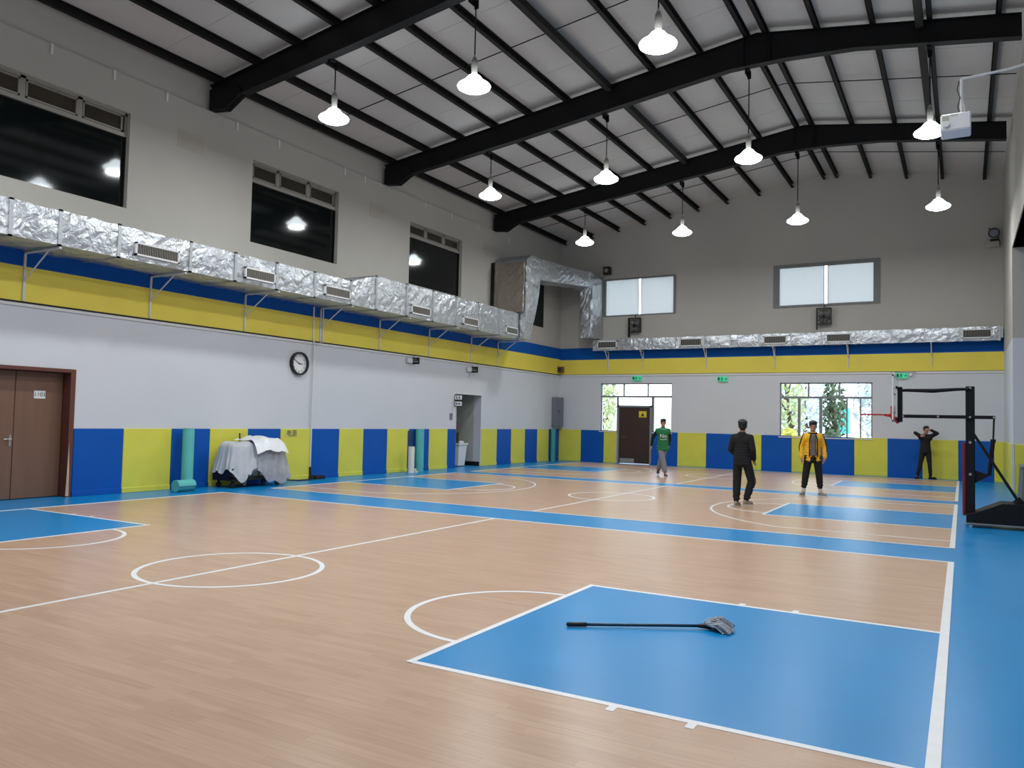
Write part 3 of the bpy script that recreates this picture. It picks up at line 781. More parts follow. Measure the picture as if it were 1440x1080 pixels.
# back wall duct
duct2 = thing('foil_duct', 'slim silver foil wrapped air duct along the back wall', 'duct', (-5.6, YB-.22, 4.4))
YD = 17.15
def bring(x): return [(x, YB-.03, 4.4), (x, YD, 4.34), (x, YD, 4.77), (x, YB-.03, 4.77)]
sb = [-12.45, -11.3, -10.12, -9.1, -8.04, -7.09, -6.1, -5.02, -4.03, -2.97, -1.9, -.95, .03, 1.08]
for i, (a, c) in enumerate(zip(sb[:-1], sb[1:])):
    obj('duct_section', foil_section(bring(a+.02), bring(c-.02), 8, 4, 5, .014, 70+i*2.1), M_foil, duct2)
    b = MB(); b.box(c-.025, c+.025, YD-.015, YB-.03, 4.37, 4.39); b.box(c-.025, c+.025, YD-.02, YD+.02, 4.33, 4.79); b.box(c-.025, c+.025, YD-.015, YB-.03, 4.765, 4.785)
    obj('duct_flange', b, M_galv, duct2)
for (a, c) in ((-12.22, -11.42), (-8.93, -8.1), (-5.93, -5.15), (-3.88, -3.1), (.08, .88)):
    grille(duct2, 'y', YD-.008, a, c, 4.42, 4.70, 18)
b = MB(); b.box(1.08, 1.17, YD+.02, YB-.03, 4.42, 4.75); obj('duct_end_cap', b, M_galv, duct2)

# brackets
def bracket_left(y, label):
    t = thing('duct_bracket', label, 'bracket', (XL, y, 3.5), group='brackets under the left wall duct')
    b = MB(); b.box(XL+.045, XL+.075, y-.018, y+.018, 3.46, 4.31); obj('upright', b, M_brk, t)
    b = MB(); b.box(XL+.045, DX+.02, y-.018, y+.018, 4.275, 4.305); obj('arm', b, M_brk, t)
    b = MB(); b.tube([(XL+.06, y, 3.8), (DX-.3, y, 4.29)], .016, 4); obj('brace', b, M_brk, t)
ordb = ['first', 'second', 'third', 'fourth', 'fifth', 'sixth', 'seventh', 'eighth']
for i, y in enumerate((-3.4, -.96, 1.43, 3.85, 6.17, 8.52, 10.88, 12.6)):
    bracket_left(y, 'white steel bracket under the left wall duct, %s in view from the left' % ordb[i])
for i, x in enumerate((-11.93, -10.49, -8.06, -5.63, -3.24, -.77)):
    t = thing('duct_bracket', 'small white bracket under the back wall duct, %s from the left corner' % ordb[i], 'bracket', (x, YB, 3.6), group='brackets under the back wall duct')
    b = MB(); b.box(x-.015, x+.015, YB-.075, YB-.045, 3.6, 4.33); obj('upright', b, M_brk, t)
    b = MB(); b.box(x-.015, x+.015, YD, YB-.045, 4.295, 4.325); obj('arm', b, M_brk, t)
    b = MB(); b.tube([(x, YB-.06, 3.9), (x, YD+.06, 4.3)], .014, 4); obj('brace', b, M_brk, t)

# ------------------------------------------------------------------ lamps
def make_lamp(x, y):
    t = thing('pendant_lamp', '', 'lamp', (x, y, 7.42), group='glowing pendant lamps')
    b = MB()
    b.lathe([(.02, .27), (.07, .262), (.11, .235), (.145, .19), (.185, .15), (.235, .115), (.28, .085), (.297, .06), (.285, .03), (.22, -.005), (.14, -.03), (.03, -.04)], (x, y, 7.42), 28)
    obj('diffuser', b, M_lampglow, t, smooth=True)
    b = MB(); b.lathe([(.03, .56), (.05, .54), (.06, .46), (.055, .29), (.03, .265)], (x, y, 7.42), 16); h_ = obj('lamp_housing', b, M_alum, t, smooth=True)
    b = MB(); b.arc(x, y, .03, .012, 0, 2*math.pi, 7.99, 8.005, 24); b.cyl((x, y, 7.97), (x, y, 8.06), .012, n=8); obj('hook', b, M_galv, h_)
    b = MB(); yb = y-.2; zb = {-10.7: 8.63, -7.4: 9.06, -4.0: 9.45, -.45: 9.18}[x]
    b.cyl((x, y, 8.04), (x, y, zb-.02), .012, n=8); obj('hanger_rod', b, M_steel, t)
    b = MB(); b.box(x-.04, x+.04, yb+.05, y+.03, zb-.03, zb+.0); b.box(x-.04, x+.04, y+.01, y+.03, zb-.17, zb); b.box(x-.05, x-.03, yb+.02, y+.03, zb-.12, zb); obj('beam_clamp', b, M_steel, t)
    return t
lcount = 0
rows = ['row at the unseen front beam', 'nearest row', 'middle row', 'farthest row']
cols_ = [('-10.7', 'nearest the left wall'), ('-7.4', 'left of the ridge'), ('-4.0', 'under the ridge'), ('-.45', 'nearest the right wall')]
for ri, yb in enumerate(BEAMS):
    for ci, (xs_, cl) in enumerate(cols_):
        x = float(xs_); y = yb+.2
        t = make_lamp(x, y)
        t['label'] = 'glowing pendant lamp, %s, %s' % (rows[ri], cl)
        li = bpy.data.lights.new('lamp_light', 'AREA'); li.shape = 'DISK'; li.size = .42; li.energy = LAMP_W[ri]; li.color = (.965, .985, 1.0)
        lo = bpy.data.objects.new('lamp_light', li); C.objects.link(lo); lo.parent = t; lo.location = (0, 0, -.055)

# ------------------------------------------------------------------ projector
t = thing('projector', 'white ceiling projector hanging on a pole at the upper right', 'projector', (.03, -.5, 5.05))
b = MB(); b.bbox(-.12, .19, -.62, -.3, 5.05, 5.25, .015); obj('casing', b, M_white_pl, t)
b = MB()
for i in range(7): b.box(-.02+i*.012, -.014+i*.012, -.623, -.615, 5.21, 5.235)
b.box(-.1, -.03, -.623, -.615, 5.17, 5.22)
obj('vent', b, M_alum, t)
b = MB(); b.cyl((-.06, -.62, 5.12), (-.06, -.66, 5.12), .035, n=16); obj('lens', b, M_white_pl, t)
b = MB(); b.box(.0, .17, -.55, -.37, 5.25, 5.27); b.cyl((.095, -.5, 5.27), (.095, -.5, 5.68), .018, n=10); b.cyl((.13, -.5, 5.27), (.1, -.5, 5.5), .008, n=6); obj('mount_pole', b, M_wpipe, t)
b = MB(); b.tube([(.09, -.5, 5.68), (.55, -.5, 5.70), (XR, -.5, 5.68+.12)], .016, 8)
b.tube([(XR, -.5, 5.8), (XR, -.5, 6.35)], .016, 8); obj('support_arm', b, M_wpipe, t)
b = MB(); b.tube([(.07, -.5, 5.66), (.05, -.52, 5.55), (.08, -.53, 5.45), (.055, -.52, 5.35), (.08, -.5, 5.25)], .006, 6); obj('cable', b, M_black, t)

# ------------------------------------------------------------------ clock
t = thing('wall_clock', 'round black rimmed white clock on the left wall', 'clock', (XL, 3.18, 2.85))
def disc(b, y, z, r0, r1, x0, x1, n=40):
    vs = []
    for i in range(n):
        a = 2*math.pi*i/n
        for (r, x) in ((r0, x0), (r1, x0), (r1, x1), (r0, x1)): vs.append((x, y+r*math.cos(a), z+r*math.sin(a)))
    fs = []
    for i in range(n):
        j = (i+1) % n
        for k in range(4): fs.append((i*4+k, i*4+(k+1)%4, j*4+(k+1)%4, j*4+k))
    b.add(vs, fs)
b = MB(); disc(b, 3.18, 2.85, .245, .285, XL, XL+.09); obj('clock_rim', b, M_black, t)
b = MB(); b.cyl((XL, 3.18, 2.85), (XL+.03, 3.18, 2.85), .25, n=40); face = obj('clock_face', b, M_white_pl, t)
for hnum in range(1, 13):
    a = math.pi/2-hnum*math.pi/6
    text_obj('numeral', str(hnum), .075, M_black, face, (XL+.033, 3.18+.195*math.cos(a), 2.85+.195*math.sin(a)), (math.pi/2, 0, math.pi/2), .001)
for nm, ang, ln, w in (('hour_hand', -3, .12, .012), ('minute_hand', 150, .19, .009)):
    a = math.radians(ang); b = MB(); d = Vector((0, math.cos(a), math.sin(a))); n_ = Vector((0, -math.sin(a), math.cos(a)))
    c = Vector((XL+.036, 3.18, 2.85))
    vs = [c-d*.03-n_*w, c+d*ln-n_*w*.6, c+d*ln+n_*w*.6, c-d*.03+n_*w]
    b.add(vs+[v+Vector((.003, 0, 0)) for v in vs], [(0,1,2,3),(4,5,6,7),(0,1,5,4),(1,2,6,5),(2,3,7,6),(3,0,4,7)]); obj(nm, b, M_black, face)

# ------------------------------------------------------------------ wall fittings
t = thing('conduit_drop', 'white vertical conduit running down the left wall beside the clock', 'pipe', (XL, 3.65, 0))
b = MB(); b.tube([(XL+.06, 3.6, 4.31), (XL+.06, 3.6, 3.5), (XL+.05, 3.66, 3.36), (XL+.045, 3.66, .3)], .02, 8); obj('pipe', b, M_wpipe, t)
b = MB(); b.tube([(XL+.075, 3.92, 4.32), (XL+.075, 3.92, 3.45), (XL+.06, 3.72, 3.38)], .016, 8); obj('pipe', b, M_wpipe, t)
b = MB(); b.tube([(XL+.05, 3.66, .3), (XL+.06, 3.66, .1), (XL+.12, 3.68, .05)], .028, 8); b.bbox(XL+.04, XL+.3, 3.62, 3.95, .0, .09, .01); obj('floor_socket_box', b, M_black, t)
b = MB(); pts = [(XL+.2, 3.66, .06), (XL+.35, 3.4, .015), (XL+.3, 3.1, .012), (XL+.25, 2.8, .03), (XL+.3, 2.55, .05), (XL+.4, 2.3, .04), (XL+.5, 2.24, .018)]
b.tube(pts, .016, 8); tag(obj('power_cable', b, M_black), 'thick black cable on the floor beside the plastic covered bundle', 'cable')

def emergency(y, z, label):
    t = thing('exit_light', label, 'light', (XL, y, z), group='emergency lights on the left wall')
    b = MB(); b.bbox(XL+.03, XL+.10, y-.2, y+.02, z-.07, z+.07, .01); obj('battery_box', b, M_white_pl, t)
    b = MB(); b.bbox(XL+.04, XL+.3, y+.05, y+.09, z-.1, z+.1, .008); b.cyl((XL+.1, y+.07, z+.1), (XL+.1, y+.07, z+.16), .008, n=6); obj('sign_box', b, M_black, t)
    b = MB(); b.box(XL+.08, XL+.26, y+.045, y+.051, z-.04, z+.0); b.box(XL+.08, XL+.2, y+.045, y+.051, z+.03, z+.05); obj('sign_mark', b, M_alum, t)
emergency(7.66, 3.26, 'small black exit sign box on the left wall above the turquoise roll')
emergency(10.88, 3.21, 'small black exit sign box on the left wall above the open doorway')
def exit_sign(x, z, w, hang, label):
    t = thing('exit_sign', label, 'sign', (x, YB-.1, z), group='green exit signs on the back wall')
    b = MB(); b.bbox(x-w, x+w, YB-.1, YB-.05, z-.085, z+.085, .006); bx_ = obj('sign_box', b, M_exitg, t)
    b = MB(); y0, y1 = YB-.106, YB-.1                          # running figure and arrow
    b.cyl((x-.02, y0, z+.055), (x-.02, y1, z+.055), .014, n=10)
    for poly in ([(-.035, .04), (-.005, .04), (-.012, -.012), (-.04, -.012)], [(-.04, -.012), (-.018, -.012), (-.055, -.065), (-.072, -.055)],
                 [(-.03, -.012), (-.01, -.012), (.012, -.035), (.02, -.068), (.004, -.07), (-.004, -.04)], [(-.005, .035), (.035, .02), (.033, .008), (-.008, .022)], [(-.035, .035), (-.06, .012), (-.052, .004), (-.03, .02)]):
        b.prism([(x+p[0], z+p[1]) for p in poly], y0, y1, 'y')
    b.prism([(x+w*.45, z-.012), (x+w*.45, z+.012), (x+w*.68, z+.012), (x+w*.68, z+.035), (x+w*.9, z), (x+w*.68, z-.035), (x+w*.68, z-.012)], y0, y1, 'y')
    b.box(x-w*.92, x-w*.55, y0, y1, z-.05, z+.06)
    obj('running_figure', b, M_exitd, bx_)
    b = MB(); b.cyl((x, YB-.075, z+.085), (x, YB-.05, 3.42), .008, n=6); obj('hanger', b, M_wpipe, t)
exit_sign(-10.73, 3.28, .18, 0, 'green exit sign above the brown exit door')
exit_sign(-7.45, 3.23, .18, 0, 'green exit sign between the two low back windows')
exit_sign(-1.62, 3.3, .16, 0, 'green exit sign above the basketball backboard')
t = thing('emergency_light', 'twin head emergency light beside the exit sign above the backboard', 'light', (-1.6, YB-.1, 3.3))
b = MB(); b.cyl((-1.86, YB-.1, 3.36), (-1.86, YB-.02, 3.36), .06, n=14); b.cyl((-1.36, YB-.1, 3.34), (-1.36, YB-.02, 3.34), .05, n=14); obj('lamp_head', b, M_white_pl, t)
b = MB(); b.tube([(-1.95, YB-.03, 3.42), (-1.2, YB-.03, 3.40)], .012, 6); obj('bar', b, M_alum, t)

t = thing('electric_cabinet', 'grey steel cabinet on the left wall near the back corner', 'cabinet', (XL+.13, 17.2, 1.35))
b = MB(); b.bbox(XL, XL+.25, 16.95, 17.5, 1.35, 2.52, .01); obj('cabinet_body', b, M_cabinet, t)
b = MB(); b.box(XL+.02, XL+.23, 16.935, 16.952, 1.4, 2.47); dr = obj('side_panel', b, M_cabinet, t)
b = MB(); b.box(XL+.25, XL+.262, 16.98, 17.47, 1.38, 2.49); dr = obj('door', b, M_cabinet, t)
b = MB(); b.box(XL+.262, XL+.28, 17.03, 17.06, 1.9, 2.0); obj('handle', b, M_black, dr)
t = thing('door_sign', 'white two plate pictogram sign beside the open doorway', 'sign', (XL+.15, 10.08, 2.1))
b = MB(); b.box(XL, XL+.3, 10.06, 10.075, 1.97, 2.36); obj('bracket_plate', b, M_dark, t)
b = MB(); b.bbox(XL+.03, XL+.29, 10.04, 10.06, 2.19, 2.33, .004); p1 = obj('sign_plate', b, M_white_pl, t)
b = MB()
for dx in (.1, .2): b.cyl((XL+dx, 10.036, 2.305), (XL+dx, 10.041, 2.305), .014, n=8); b.box(XL+dx-.014, XL+dx+.014, 10.036, 10.041, 2.205, 2.288)
obj('pictogram', b, M_black, p1)
b = MB(); b.bbox(XL+.03, XL+.29, 10.04, 10.06, 1.99, 2.13, .004); p2 = obj('sign_plate', b, M_white_pl, t)
b = MB(); b.box(XL+.06, XL+.13, 10.036, 10.041, 2.03, 2.09); b.cyl((XL+.2, 10.036, 2.06), (XL+.2, 10.041, 2.06), .035, n=12); obj('pictogram', b, M_cabinet, p2)
b = MB(); b.bbox(XL, XL+.02, 9.8, 9.95, 1.55, 1.75, .003); tag(obj('wall_switch', b, M_cabinet), 'small grey switch plate left of the open doorway', 'switch')
t = thing('small_notice', 'small black lettered notice on the yellow panel beside the conduit', 'sign', (XL+.03, 3.0, 1.13))
b = MB(); b.box(XL+.031, XL+.036, 2.8, 3.22, 1.06, 1.2); obj('notice_plate', b, mat('notice ground', (206, 200, 110), .6), t)
text_obj('notice_text', '电源', .17, M_black, t, (XL+.037, 3.01, 1.13), (math.pi/2, 0, math.pi/2), .001)
t = thing('corner_speaker', 'small brown box speaker in the back left corner on the yellow band', 'speaker', (XL+.12, 17.4, 3.65))
b = MB(); b.bbox(XL+.05, XL+.25, 17.28, 17.5, 3.52, 3.76, .01); obj('cabinet', b, mat('brown speaker box', (110, 78, 60), .6, var=.1), t)
b = MB(); b.cyl((XL+.15, 17.28, 3.64), (XL+.15, 17.265, 3.64), .07, n=16); obj('cone', b, M_black, t)

def speaker(x, z, s, label):
    t = thing('wall_speaker', label, 'speaker', (x, YB-.2, z))
    b = MB(); b.bbox(x-s, x+s, YB-.32, YB-.1, z-s*1.1, z+s*1.1, .015); obj('cabinet', b, M_black, t)
    b = MB(); b.cyl((x, YB-.33, z), (x, YB-.318, z), s*.6, n=18); obj('cone', b, mat('pale speaker cone', (140, 136, 132), .6), t)
    b = MB(); b.tube([(x, YB-.1, z), (x, YB, z-.02)], .02, 6); b.box(x-.05, x+.05, YB-.02, YB, z-.1, z+.08); obj('wall_mount', b, M_black, t)
    b = MB(); b.tube([(x-s, YB-.05, z-.2), (x-s*3, YB-.02, z-.32)], .01, 6); obj('cable', b, M_black, t)
speaker(-11.98, 7.5, .14, 'small black speaker high on the back wall above the left window')
t = thing('floodlight', 'small black floodlight high at the right end of the back wall', 'light', (.95, YB-.2, 7.65))
b = MB(); b.cyl((.95, YB-.35, 7.68), (.95, YB-.18, 7.72), .16, .11, 18); obj('lamp_head', b, M_black, t)
b = MB(); b.cyl((.95, YB-.36, 7.678), (.95, YB-.352, 7.679), .12, n=18); obj('glass', b, M_cabinet, t)
b = MB(); b.tube([(.82, YB-.2, 7.86), (.95, YB-.1, 7.8), (1.05, YB-.05, 7.6), (1.12, YB-.02, 7.4)], .02, 6); b.box(.85, 1.05, YB-.03, YB, 7.5, 7.56); obj('mount_arm', b, M_black, t)
b = MB(); b.bbox(.75, 1.1, YB-.14, YB, 7.28, 7.46, .01); obj('ballast_box', b, M_patch, t)

def fan(x, z, label):
    t = thing('wall_fan', label, 'fan', (x, YB-.2, z))
    b = MB(); s = .24
    for q in ((x-s, x+s, z+s+.03, z+s+.06), (x-s, x+s, z-s-.02, z-s+.02)): b.box(q[0], q[1], YB-.24, YB-.08, q[2], q[3])
    b.box(x-s, x-s+.03, YB-.24, YB-.08, z-s-.2, z+s+.05); b.box(x+s-.03, x+s, YB-.24, YB-.08, z-s, z+s+.05)
    obj('fan_frame', b, M_black, t)
    b = MB(); disc2 = []
    n = 28
    for r in (.21, .15, .09):
        pts = [(x+r*math.cos(2*math.pi*i/n), YB-.25, z+r*math.sin(2*math.pi*i/n)) for i in range(n+1)]
        b.tube(pts, .012 if r > .2 else .006, 5)
    for k in range(8):
        a = k*math.pi/4; b.tube([(x, YB-.255, z), (x+.21*math.cos(a), YB-.25, z+.21*math.sin(a))], .005, 4)
    obj('guard', b, M_black, t)
    b = MB(); b.cyl((x, YB-.24, z), (x, YB-.12, z), .06, n=14); obj('motor', b, M_black, t)
    for k in range(5):
        b = MB(); a = k*2*math.pi/5+.3; d = Vector((math.cos(a), 0, math.sin(a))); e = Vector((-math.sin(a), 0, math.cos(a)))
        c = Vector((x, YB-.19, z))
        vs = [c+d*.05-e*.03, c+d*.18-e*.06+Vector((0,-.03,0)), c+d*.19+e*.05+Vector((0,.02,0)), c+d*.05+e*.03]
        b.add(vs+[v+Vector((0, .006, 0)) for v in vs], [(0,1,2,3),(7,6,5,4),(0,1,5,4),(1,2,6,5),(2,3,7,6),(3,0,4,7)]); obj('blade', b, M_frame2, t)
    b = MB(); b.cyl((x, YB-.1, z+s+.05), (x, YB-.06, 5.74), .015, n=6); b.box(x-.04, x+.04, YB-.16, YB, z-.03, z+.03); obj('hanger', b, M_black, t)
fan(-10.83, 5.3, 'black fan under the left high back window')
fan(-4.0, 5.33, 'black fan under the right high back window')

# ------------------------------------------------------------------ rolls, bin, bundle
def roll(name, p0, p1, r, label, cat, m=M_turq, tail=False):
    t = thing(name, label, cat, p0)
    d = Vector(p1)-Vector(p0); n = 40
    # spiral cross-section swept along the axis
    dn_ = d.normalized(); a = Vector((0,0,1)) if abs(dn_.z) < .9 else Vector((1,0,0)); u = dn_.cross(a).normalized(); w = dn_.cross(u)
    b = MB(); vs = []; k = 0; turns = 3; N_ = 28*turns
    for i in range(N_+1):
        rr = r*(.35+.65*i/N_); an = 2*math.pi*i/28
        o_ = u*math.cos(an)*rr+w*math.sin(an)*rr
        vs += [Vector(p0)+o_, Vector(p1)+o_]
    fs = [(2*i, 2*i+1, 2*i+3, 2*i+2) for i in range(N_)]
    b.add(vs, fs)
    obj('mat_roll', b, m, t, smooth=True)
    b = MB(); b.cyl(p0, Vector(p0)+dn_*.004, r*.97, n=28); b.cyl(p1, Vector(p1)-dn_*.004, r*.97, n=28); obj('roll_end', b, m, t)
    if tail:
        b = MB(); pts = [(r*.9, 0), (r*1.1, .0), (r*1.5, .005), (r*2.2, .02), (r*2.3, .03), (r*1.4, .03), (r*.9, .12)]
        b.prism([(p0[1]+q[0], q[1]+.002) for q in pts], p0[0]-.1, p0[0]+.12, 'x'); obj('loose_flap', b, m, t)
    return t
roll('foam_roll', (XL+.40, -.2, .002), (XL+.25, -.09, 1.245), .125, 'tall turquoise foam mat roll standing on end against the blue panel', 'roll')
roll('foam_roll', (XL+.66, -.66, .125), (XL+.66, -.26, .125), .125, 'short turquoise foam roll lying at the foot of the tall roll', 'roll')
roll('foam_roll', (XL+.17, 8.02, .002), (XL+.16, 8.02, 1.25), .14, 'turquoise foam mat roll standing beside the white sheet', 'roll')
roll('sheet_roll', (XL+.42, 7.3, .002), (XL+.42, 7.3, .75), .1, 'short white sheet roll standing in front of the turquoise roll', 'roll', M_wsheet, True)
roll('foam_roll', (XL+.2, 16.72, .002), (XL+.2, 16.72, 1.25), .1, 'slim turquoise foam roll standing under the grey cabinet', 'roll', mat('deep turquoise foam', (60, 150, 150), .6, var=.05))
b = MB(); b.bbox(XL+.031, XL+.06, 7.62, 7.86, 0, 1.2, .005); tag(obj('dark_mat', b, mat('navy folded mat', (34, 60, 110), .6, var=.05)), 'thin navy mat leaning on the wall behind the white sheet roll', 'mat')

t = thing('waste_bin', 'white swing waste bin inside the open doorway', 'bin', (XL-.42, 10.95, 0))
bx0, by0 = XL-.42, 10.95
b = MB()
def frus(b, cx, cy, z0, z1, a0, b0, a1, b1):
    b.add([(cx-a0, cy-b0, z0), (cx+a0, cy-b0, z0), (cx+a0, cy+b0, z0), (cx-a0, cy+b0, z0), (cx-a1, cy-b1, z1), (cx+a1, cy-b1, z1), (cx+a1, cy+b1, z1), (cx-a1, cy+b1, z1)],
          [(0,3,2,1),(4,5,6,7),(0,1,5,4),(1,2,6,5),(2,3,7,6),(3,0,4,7)])
frus(b, bx0, by0, 0.03, .72, .15, .19, .2, .25); obj('bin_body', b, M_white_pl, t)
b = MB(); frus(b, bx0, by0, .72, .77, .23, .28, .23, .28); b.ell((bx0+.05, by0+.1, .8), .1, .12, .05); obj('bin_rim', b, M_white_pl, t)
b = MB(); frus(b, bx0-.02, by0-.12, .77, 1.12, .06, .1, .06, .09); obj('dustpan', b, M_black, t)

# plastic covered bundle
t = thing('covered_trolley', 'low trolley of stacked goods under draped translucent plastic sheeting', 'trolley', (XL+.5, 1.3, 0))
b = MB(); b.box(XL+.2, XL+.8, .6, 2.05, .16, .2); b.box(XL+.2, XL+.8, .6, .66, .2, .42); b.box(XL+.74, XL+.8, .6, 2.05, .2, .24); obj('trolley_frame', b, M_black, t)
for (x, y) in ((XL+.28, .7), (XL+.72, .7), (XL+.28, 1.95), (XL+.72, 1.95)):
    b = MB(); b.cyl((x-.02, y, .06), (x+.02, y, .06), .06, n=14); b.box(x-.03, x+.03, y-.015, y+.015, .08, .17); obj('castor', b, M_black, t)
b = MB()
for k in range(7):
    y = .68+k*.19; b.bbox(XL+.28, XL+.72, y, y+.15, .2, .82+.04*math.sin(k*2.1), .02)
obj('stacked_goods', b, mat('pale grey goods', (150, 152, 158), .6, var=.1), t)
b = MB(); b.cyl((XL+.3, 1.22, .9), (XL+.3, 1.2, 1.16), .015, n=8); obj('upright_stub', b, M_black, t)
def drape(y0, y1, x0, x1, ztop_, zb, seed, amp=.035, sag=.06, nn=130):
    """sheet draped over a block: perimeter folds falling to an uneven hem"""
    b = MB(); vs = []; rows_ = 20; cx, cy = (x0+x1)/2, (y0+y1)/2; hx, hy = (x1-x0)/2, (y1-y0)/2
    prof = [(0.05, 1.0), (.4, 1.01), (.75, .995), (.93, .965)]+[(1.0+.02*i, .93-i*.93/(rows_-4)*1.0) for i in range(rows_-3)]
    for j, (s_, h_) in enumerate(prof):
        for i in range(nn):
            a = 2*math.pi*i/nn; c, s0 = math.cos(a), math.sin(a)
            rr = (abs(c)**4+abs(s0)**4)**(-.25)
            down = max(0, 1-h_)
            f = 1+amp*2.2*down*(math.sin(i*.9+seed+3*noise.noise(Vector((i*.13, seed, 0))))+1.3*noise.noise(Vector((i*.31, h_*2.5, seed))))
            hem = max(.03, zb+.3*noise.noise(Vector((c*1.6+seed, s0*1.6, 1)))+.035*math.sin(i*.35))
            z = ztop_*h_ if h_ > .9 else hem+(ztop_*.93-hem)*(h_/.93)
            z += (.05*noise.noise(Vector((c*s_*2, s0*s_*3, seed))) if h_ > .9 else 0)
            vs.append((cx+hx*s_*rr*c*f, cy+hy*s_*rr*s0*f, z))
    fs = []
    for j in range(len(prof)-1):
        for i in range(nn): fs.append((j*nn+i, j*nn+(i+1) % nn, j*nn+nn+(i+1) % nn, j*nn+nn+i))
    fs.append(tuple(range(nn-1, -1, -1)))
    b.add(vs, fs); return b
o = obj('plastic_sheet', drape(.66, 1.36, XL+.2, XL+.8, .97, .3, 2., .02), M_plast, t, smooth=True)
o = obj('plastic_sheet', drape(1.24, 2.1, XL+.16, XL+.86, .98, .14, 5.3, .028), mat('grey plastic sheeting', (176, 180, 190), .3, var=.15, vscale=8, bump=.4, bscale=18, alpha=.7), t, smooth=True)
b = MB()                                          # crumpled sheet thrown over the top
vs = []; nx_, ny_ = 12, 22
for i in range(nx_+1):
    for j in range(ny_+1):
        x = XL+.2+.78*i/nx_; y = 1.12+.9*j/ny_
        z = .995+.1*math.sin(math.pi*(j/ny_)*.9+.1)-.03*(j/ny_)+.05*noise.noise(Vector((x*5, y*5, 0)))+.02*noise.noise(Vector((x*16, y*16, 3)))
        if i > 9: z -= (i-9)**1.5*.055
        vs.append((x, y, z))
b.add(vs, [(i*(ny_+1)+j, (i+1)*(ny_+1)+j, (i+1)*(ny_+1)+j+1, i*(ny_+1)+j+1) for i in range(nx_) for j in range(ny_)])
obj('plastic_sheet', b, mat('white plastic sheeting', (232, 236, 238), .3, var=.05, bump=.3, bscale=12), t, smooth=True)

# ------------------------------------------------------------------ grey box in the side bay
t = thing('grey_platform', 'grey felt covered block in the side bay at the right edge', 'platform', (1.9, 11.3, 0))
b = MB(); b.add([(1.23, 10.2, 0), (2.6, 10.2, 0), (2.6, 11.6, 0), (1.23, 11.6, 0), (1.27, 10.25, .76), (2.6, 10.25, .76), (2.6, 11.55, .76), (1.27, 11.55, .76)],
                [(0,3,2,1),(4,5,6,7),(0,1,5,4),(1,2,6,5),(2,3,7,6),(3,0,4,7)]); obj('block', b, M_greybox, t)
b = MB(); b.bbox(1.24, 2.6, 10.2, 11.6, .76, .79, .01); obj('top_board', b, M_cabinet, t)

# ------------------------------------------------------------------ basketball hoop
HY = 4.4
hp = thing('basketball_hoop', 'black portable basketball hoop with red rim and padded pole on the right', 'hoop', (.2, HY, 0))
b = MB()
b.prism([(.14, .07), (.14, .2), (.28, .24), (.64, .41), (2.1, .41), (2.1, .07)], HY-.34, HY+.34, 'y'); base = obj('base', b, M_steel, hp)
b = MB(); b.box(.13, 2.1, HY-.35, HY+.35, .055, .075); obj('base_edge', b, M_frame3, base)
for (x, y) in ((.2, HY-.28), (.2, HY+.28), (1.95, HY-.28), (1.95, HY+.28)):
    b = MB(); b.cyl((x, y-.02, .03), (x, y+.02, .03), .03, n=14); b.box(x-.02, x+.02, y-.025, y+.025, .03, .06); obj('wheel', b, M_wpipe, hp)
b = MB(); b.bbox(.135, .27, HY-.07, HY+.07, .2, 2.32, .01); pole = obj('pole', b, M_steel, hp)
b = MB(); b.bbox(.085, .14, HY-.09, HY+.09, .16, 1.38, .02); obj('pole_pad', b, M_rpad, hp)
b = MB()
for z in (2.29, 1.80, 1.38, .85): b.cyl((.2, HY-.085, z), (.2, HY+.085, z), .022, n=10)
obj('pivot_bolt', b, M_chrome, pole)
for dy in (-.09, .09):
    b = MB(); b.tube([(.2, HY+dy, 2.275), (0.0, HY+dy, 2.27), (-.35, HY+dy, 2.245), (-.75, HY+dy, 2.255), (-.83, HY+dy, 2.25)], [.02, .024, .034, .024, .02], 10); obj('upper_arm', b, M_steel, hp)
    b = MB(); b.box(-.86, .56, HY+dy-.02, HY+dy+.02, 1.775, 1.83); a_ = obj('lower_arm', b, M_steel, hp)
    b = MB()
    for x in (-.8, -.27, .2, .54): b.cyl((x, HY+dy-.028, 1.802), (x, HY+dy+.028, 1.802), .018, n=10)
    obj('arm_bolt', b, M_chrome, a_)
b = MB(); b.bbox(-.89, -.82, HY-.12, HY+.12, 1.70, 2.31, .008); obj('board_bracket', b, M_steel, hp)
b = MB(); b.box(-.9, -.88, HY-.4, HY+.4, 1.72, 1.76); b.box(-.9, -.88, HY-.4, HY+.4, 2.27, 2.31); obj('board_rail', b, M_steel, hp)
b = MB(); b.box(-.935, -.925, HY-.58, HY+.58, 1.72, 2.48); bd = obj('backboard', b, mat('clear acrylic board', (225, 235, 238), .1, alpha=.28), hp)
b = MB()
for q in ((HY-.6, HY-.565, 1.70, 2.5), (HY+.565, HY+.6, 1.70, 2.5)): b.box(-.94, -.92, *q)
b.box(-.94, -.92, HY-.6, HY+.6, 1.70, 1.73); b.box(-.94, -.92, HY-.6, HY+.6, 2.47, 2.5)
b.box(-.945, -.935, HY-.22, HY-.19, 1.85, 2.2); b.box(-.945, -.935, HY+.19, HY+.22, 1.85, 2.2); b.box(-.945, -.935, HY-.22, HY+.22, 2.17, 2.2); b.box(-.945, -.935, HY-.22, HY+.22, 1.85, 1.88)
obj('board_frame', b, M_white_pl, bd)
b = MB(); b.bbox(-1.0, -.94, HY-.09, HY+.09, 1.76, 1.98, .006); b.prism([(-1.0, 1.8), (-1.0, 1.76), (-.9, 1.67), (-.86, 1.69), (-.86, 1.78)], HY-.07, HY+.07, 'y'); obj('rim_bracket', b, M_red, hp)
b = MB(); n = 36; cxr = -1.27
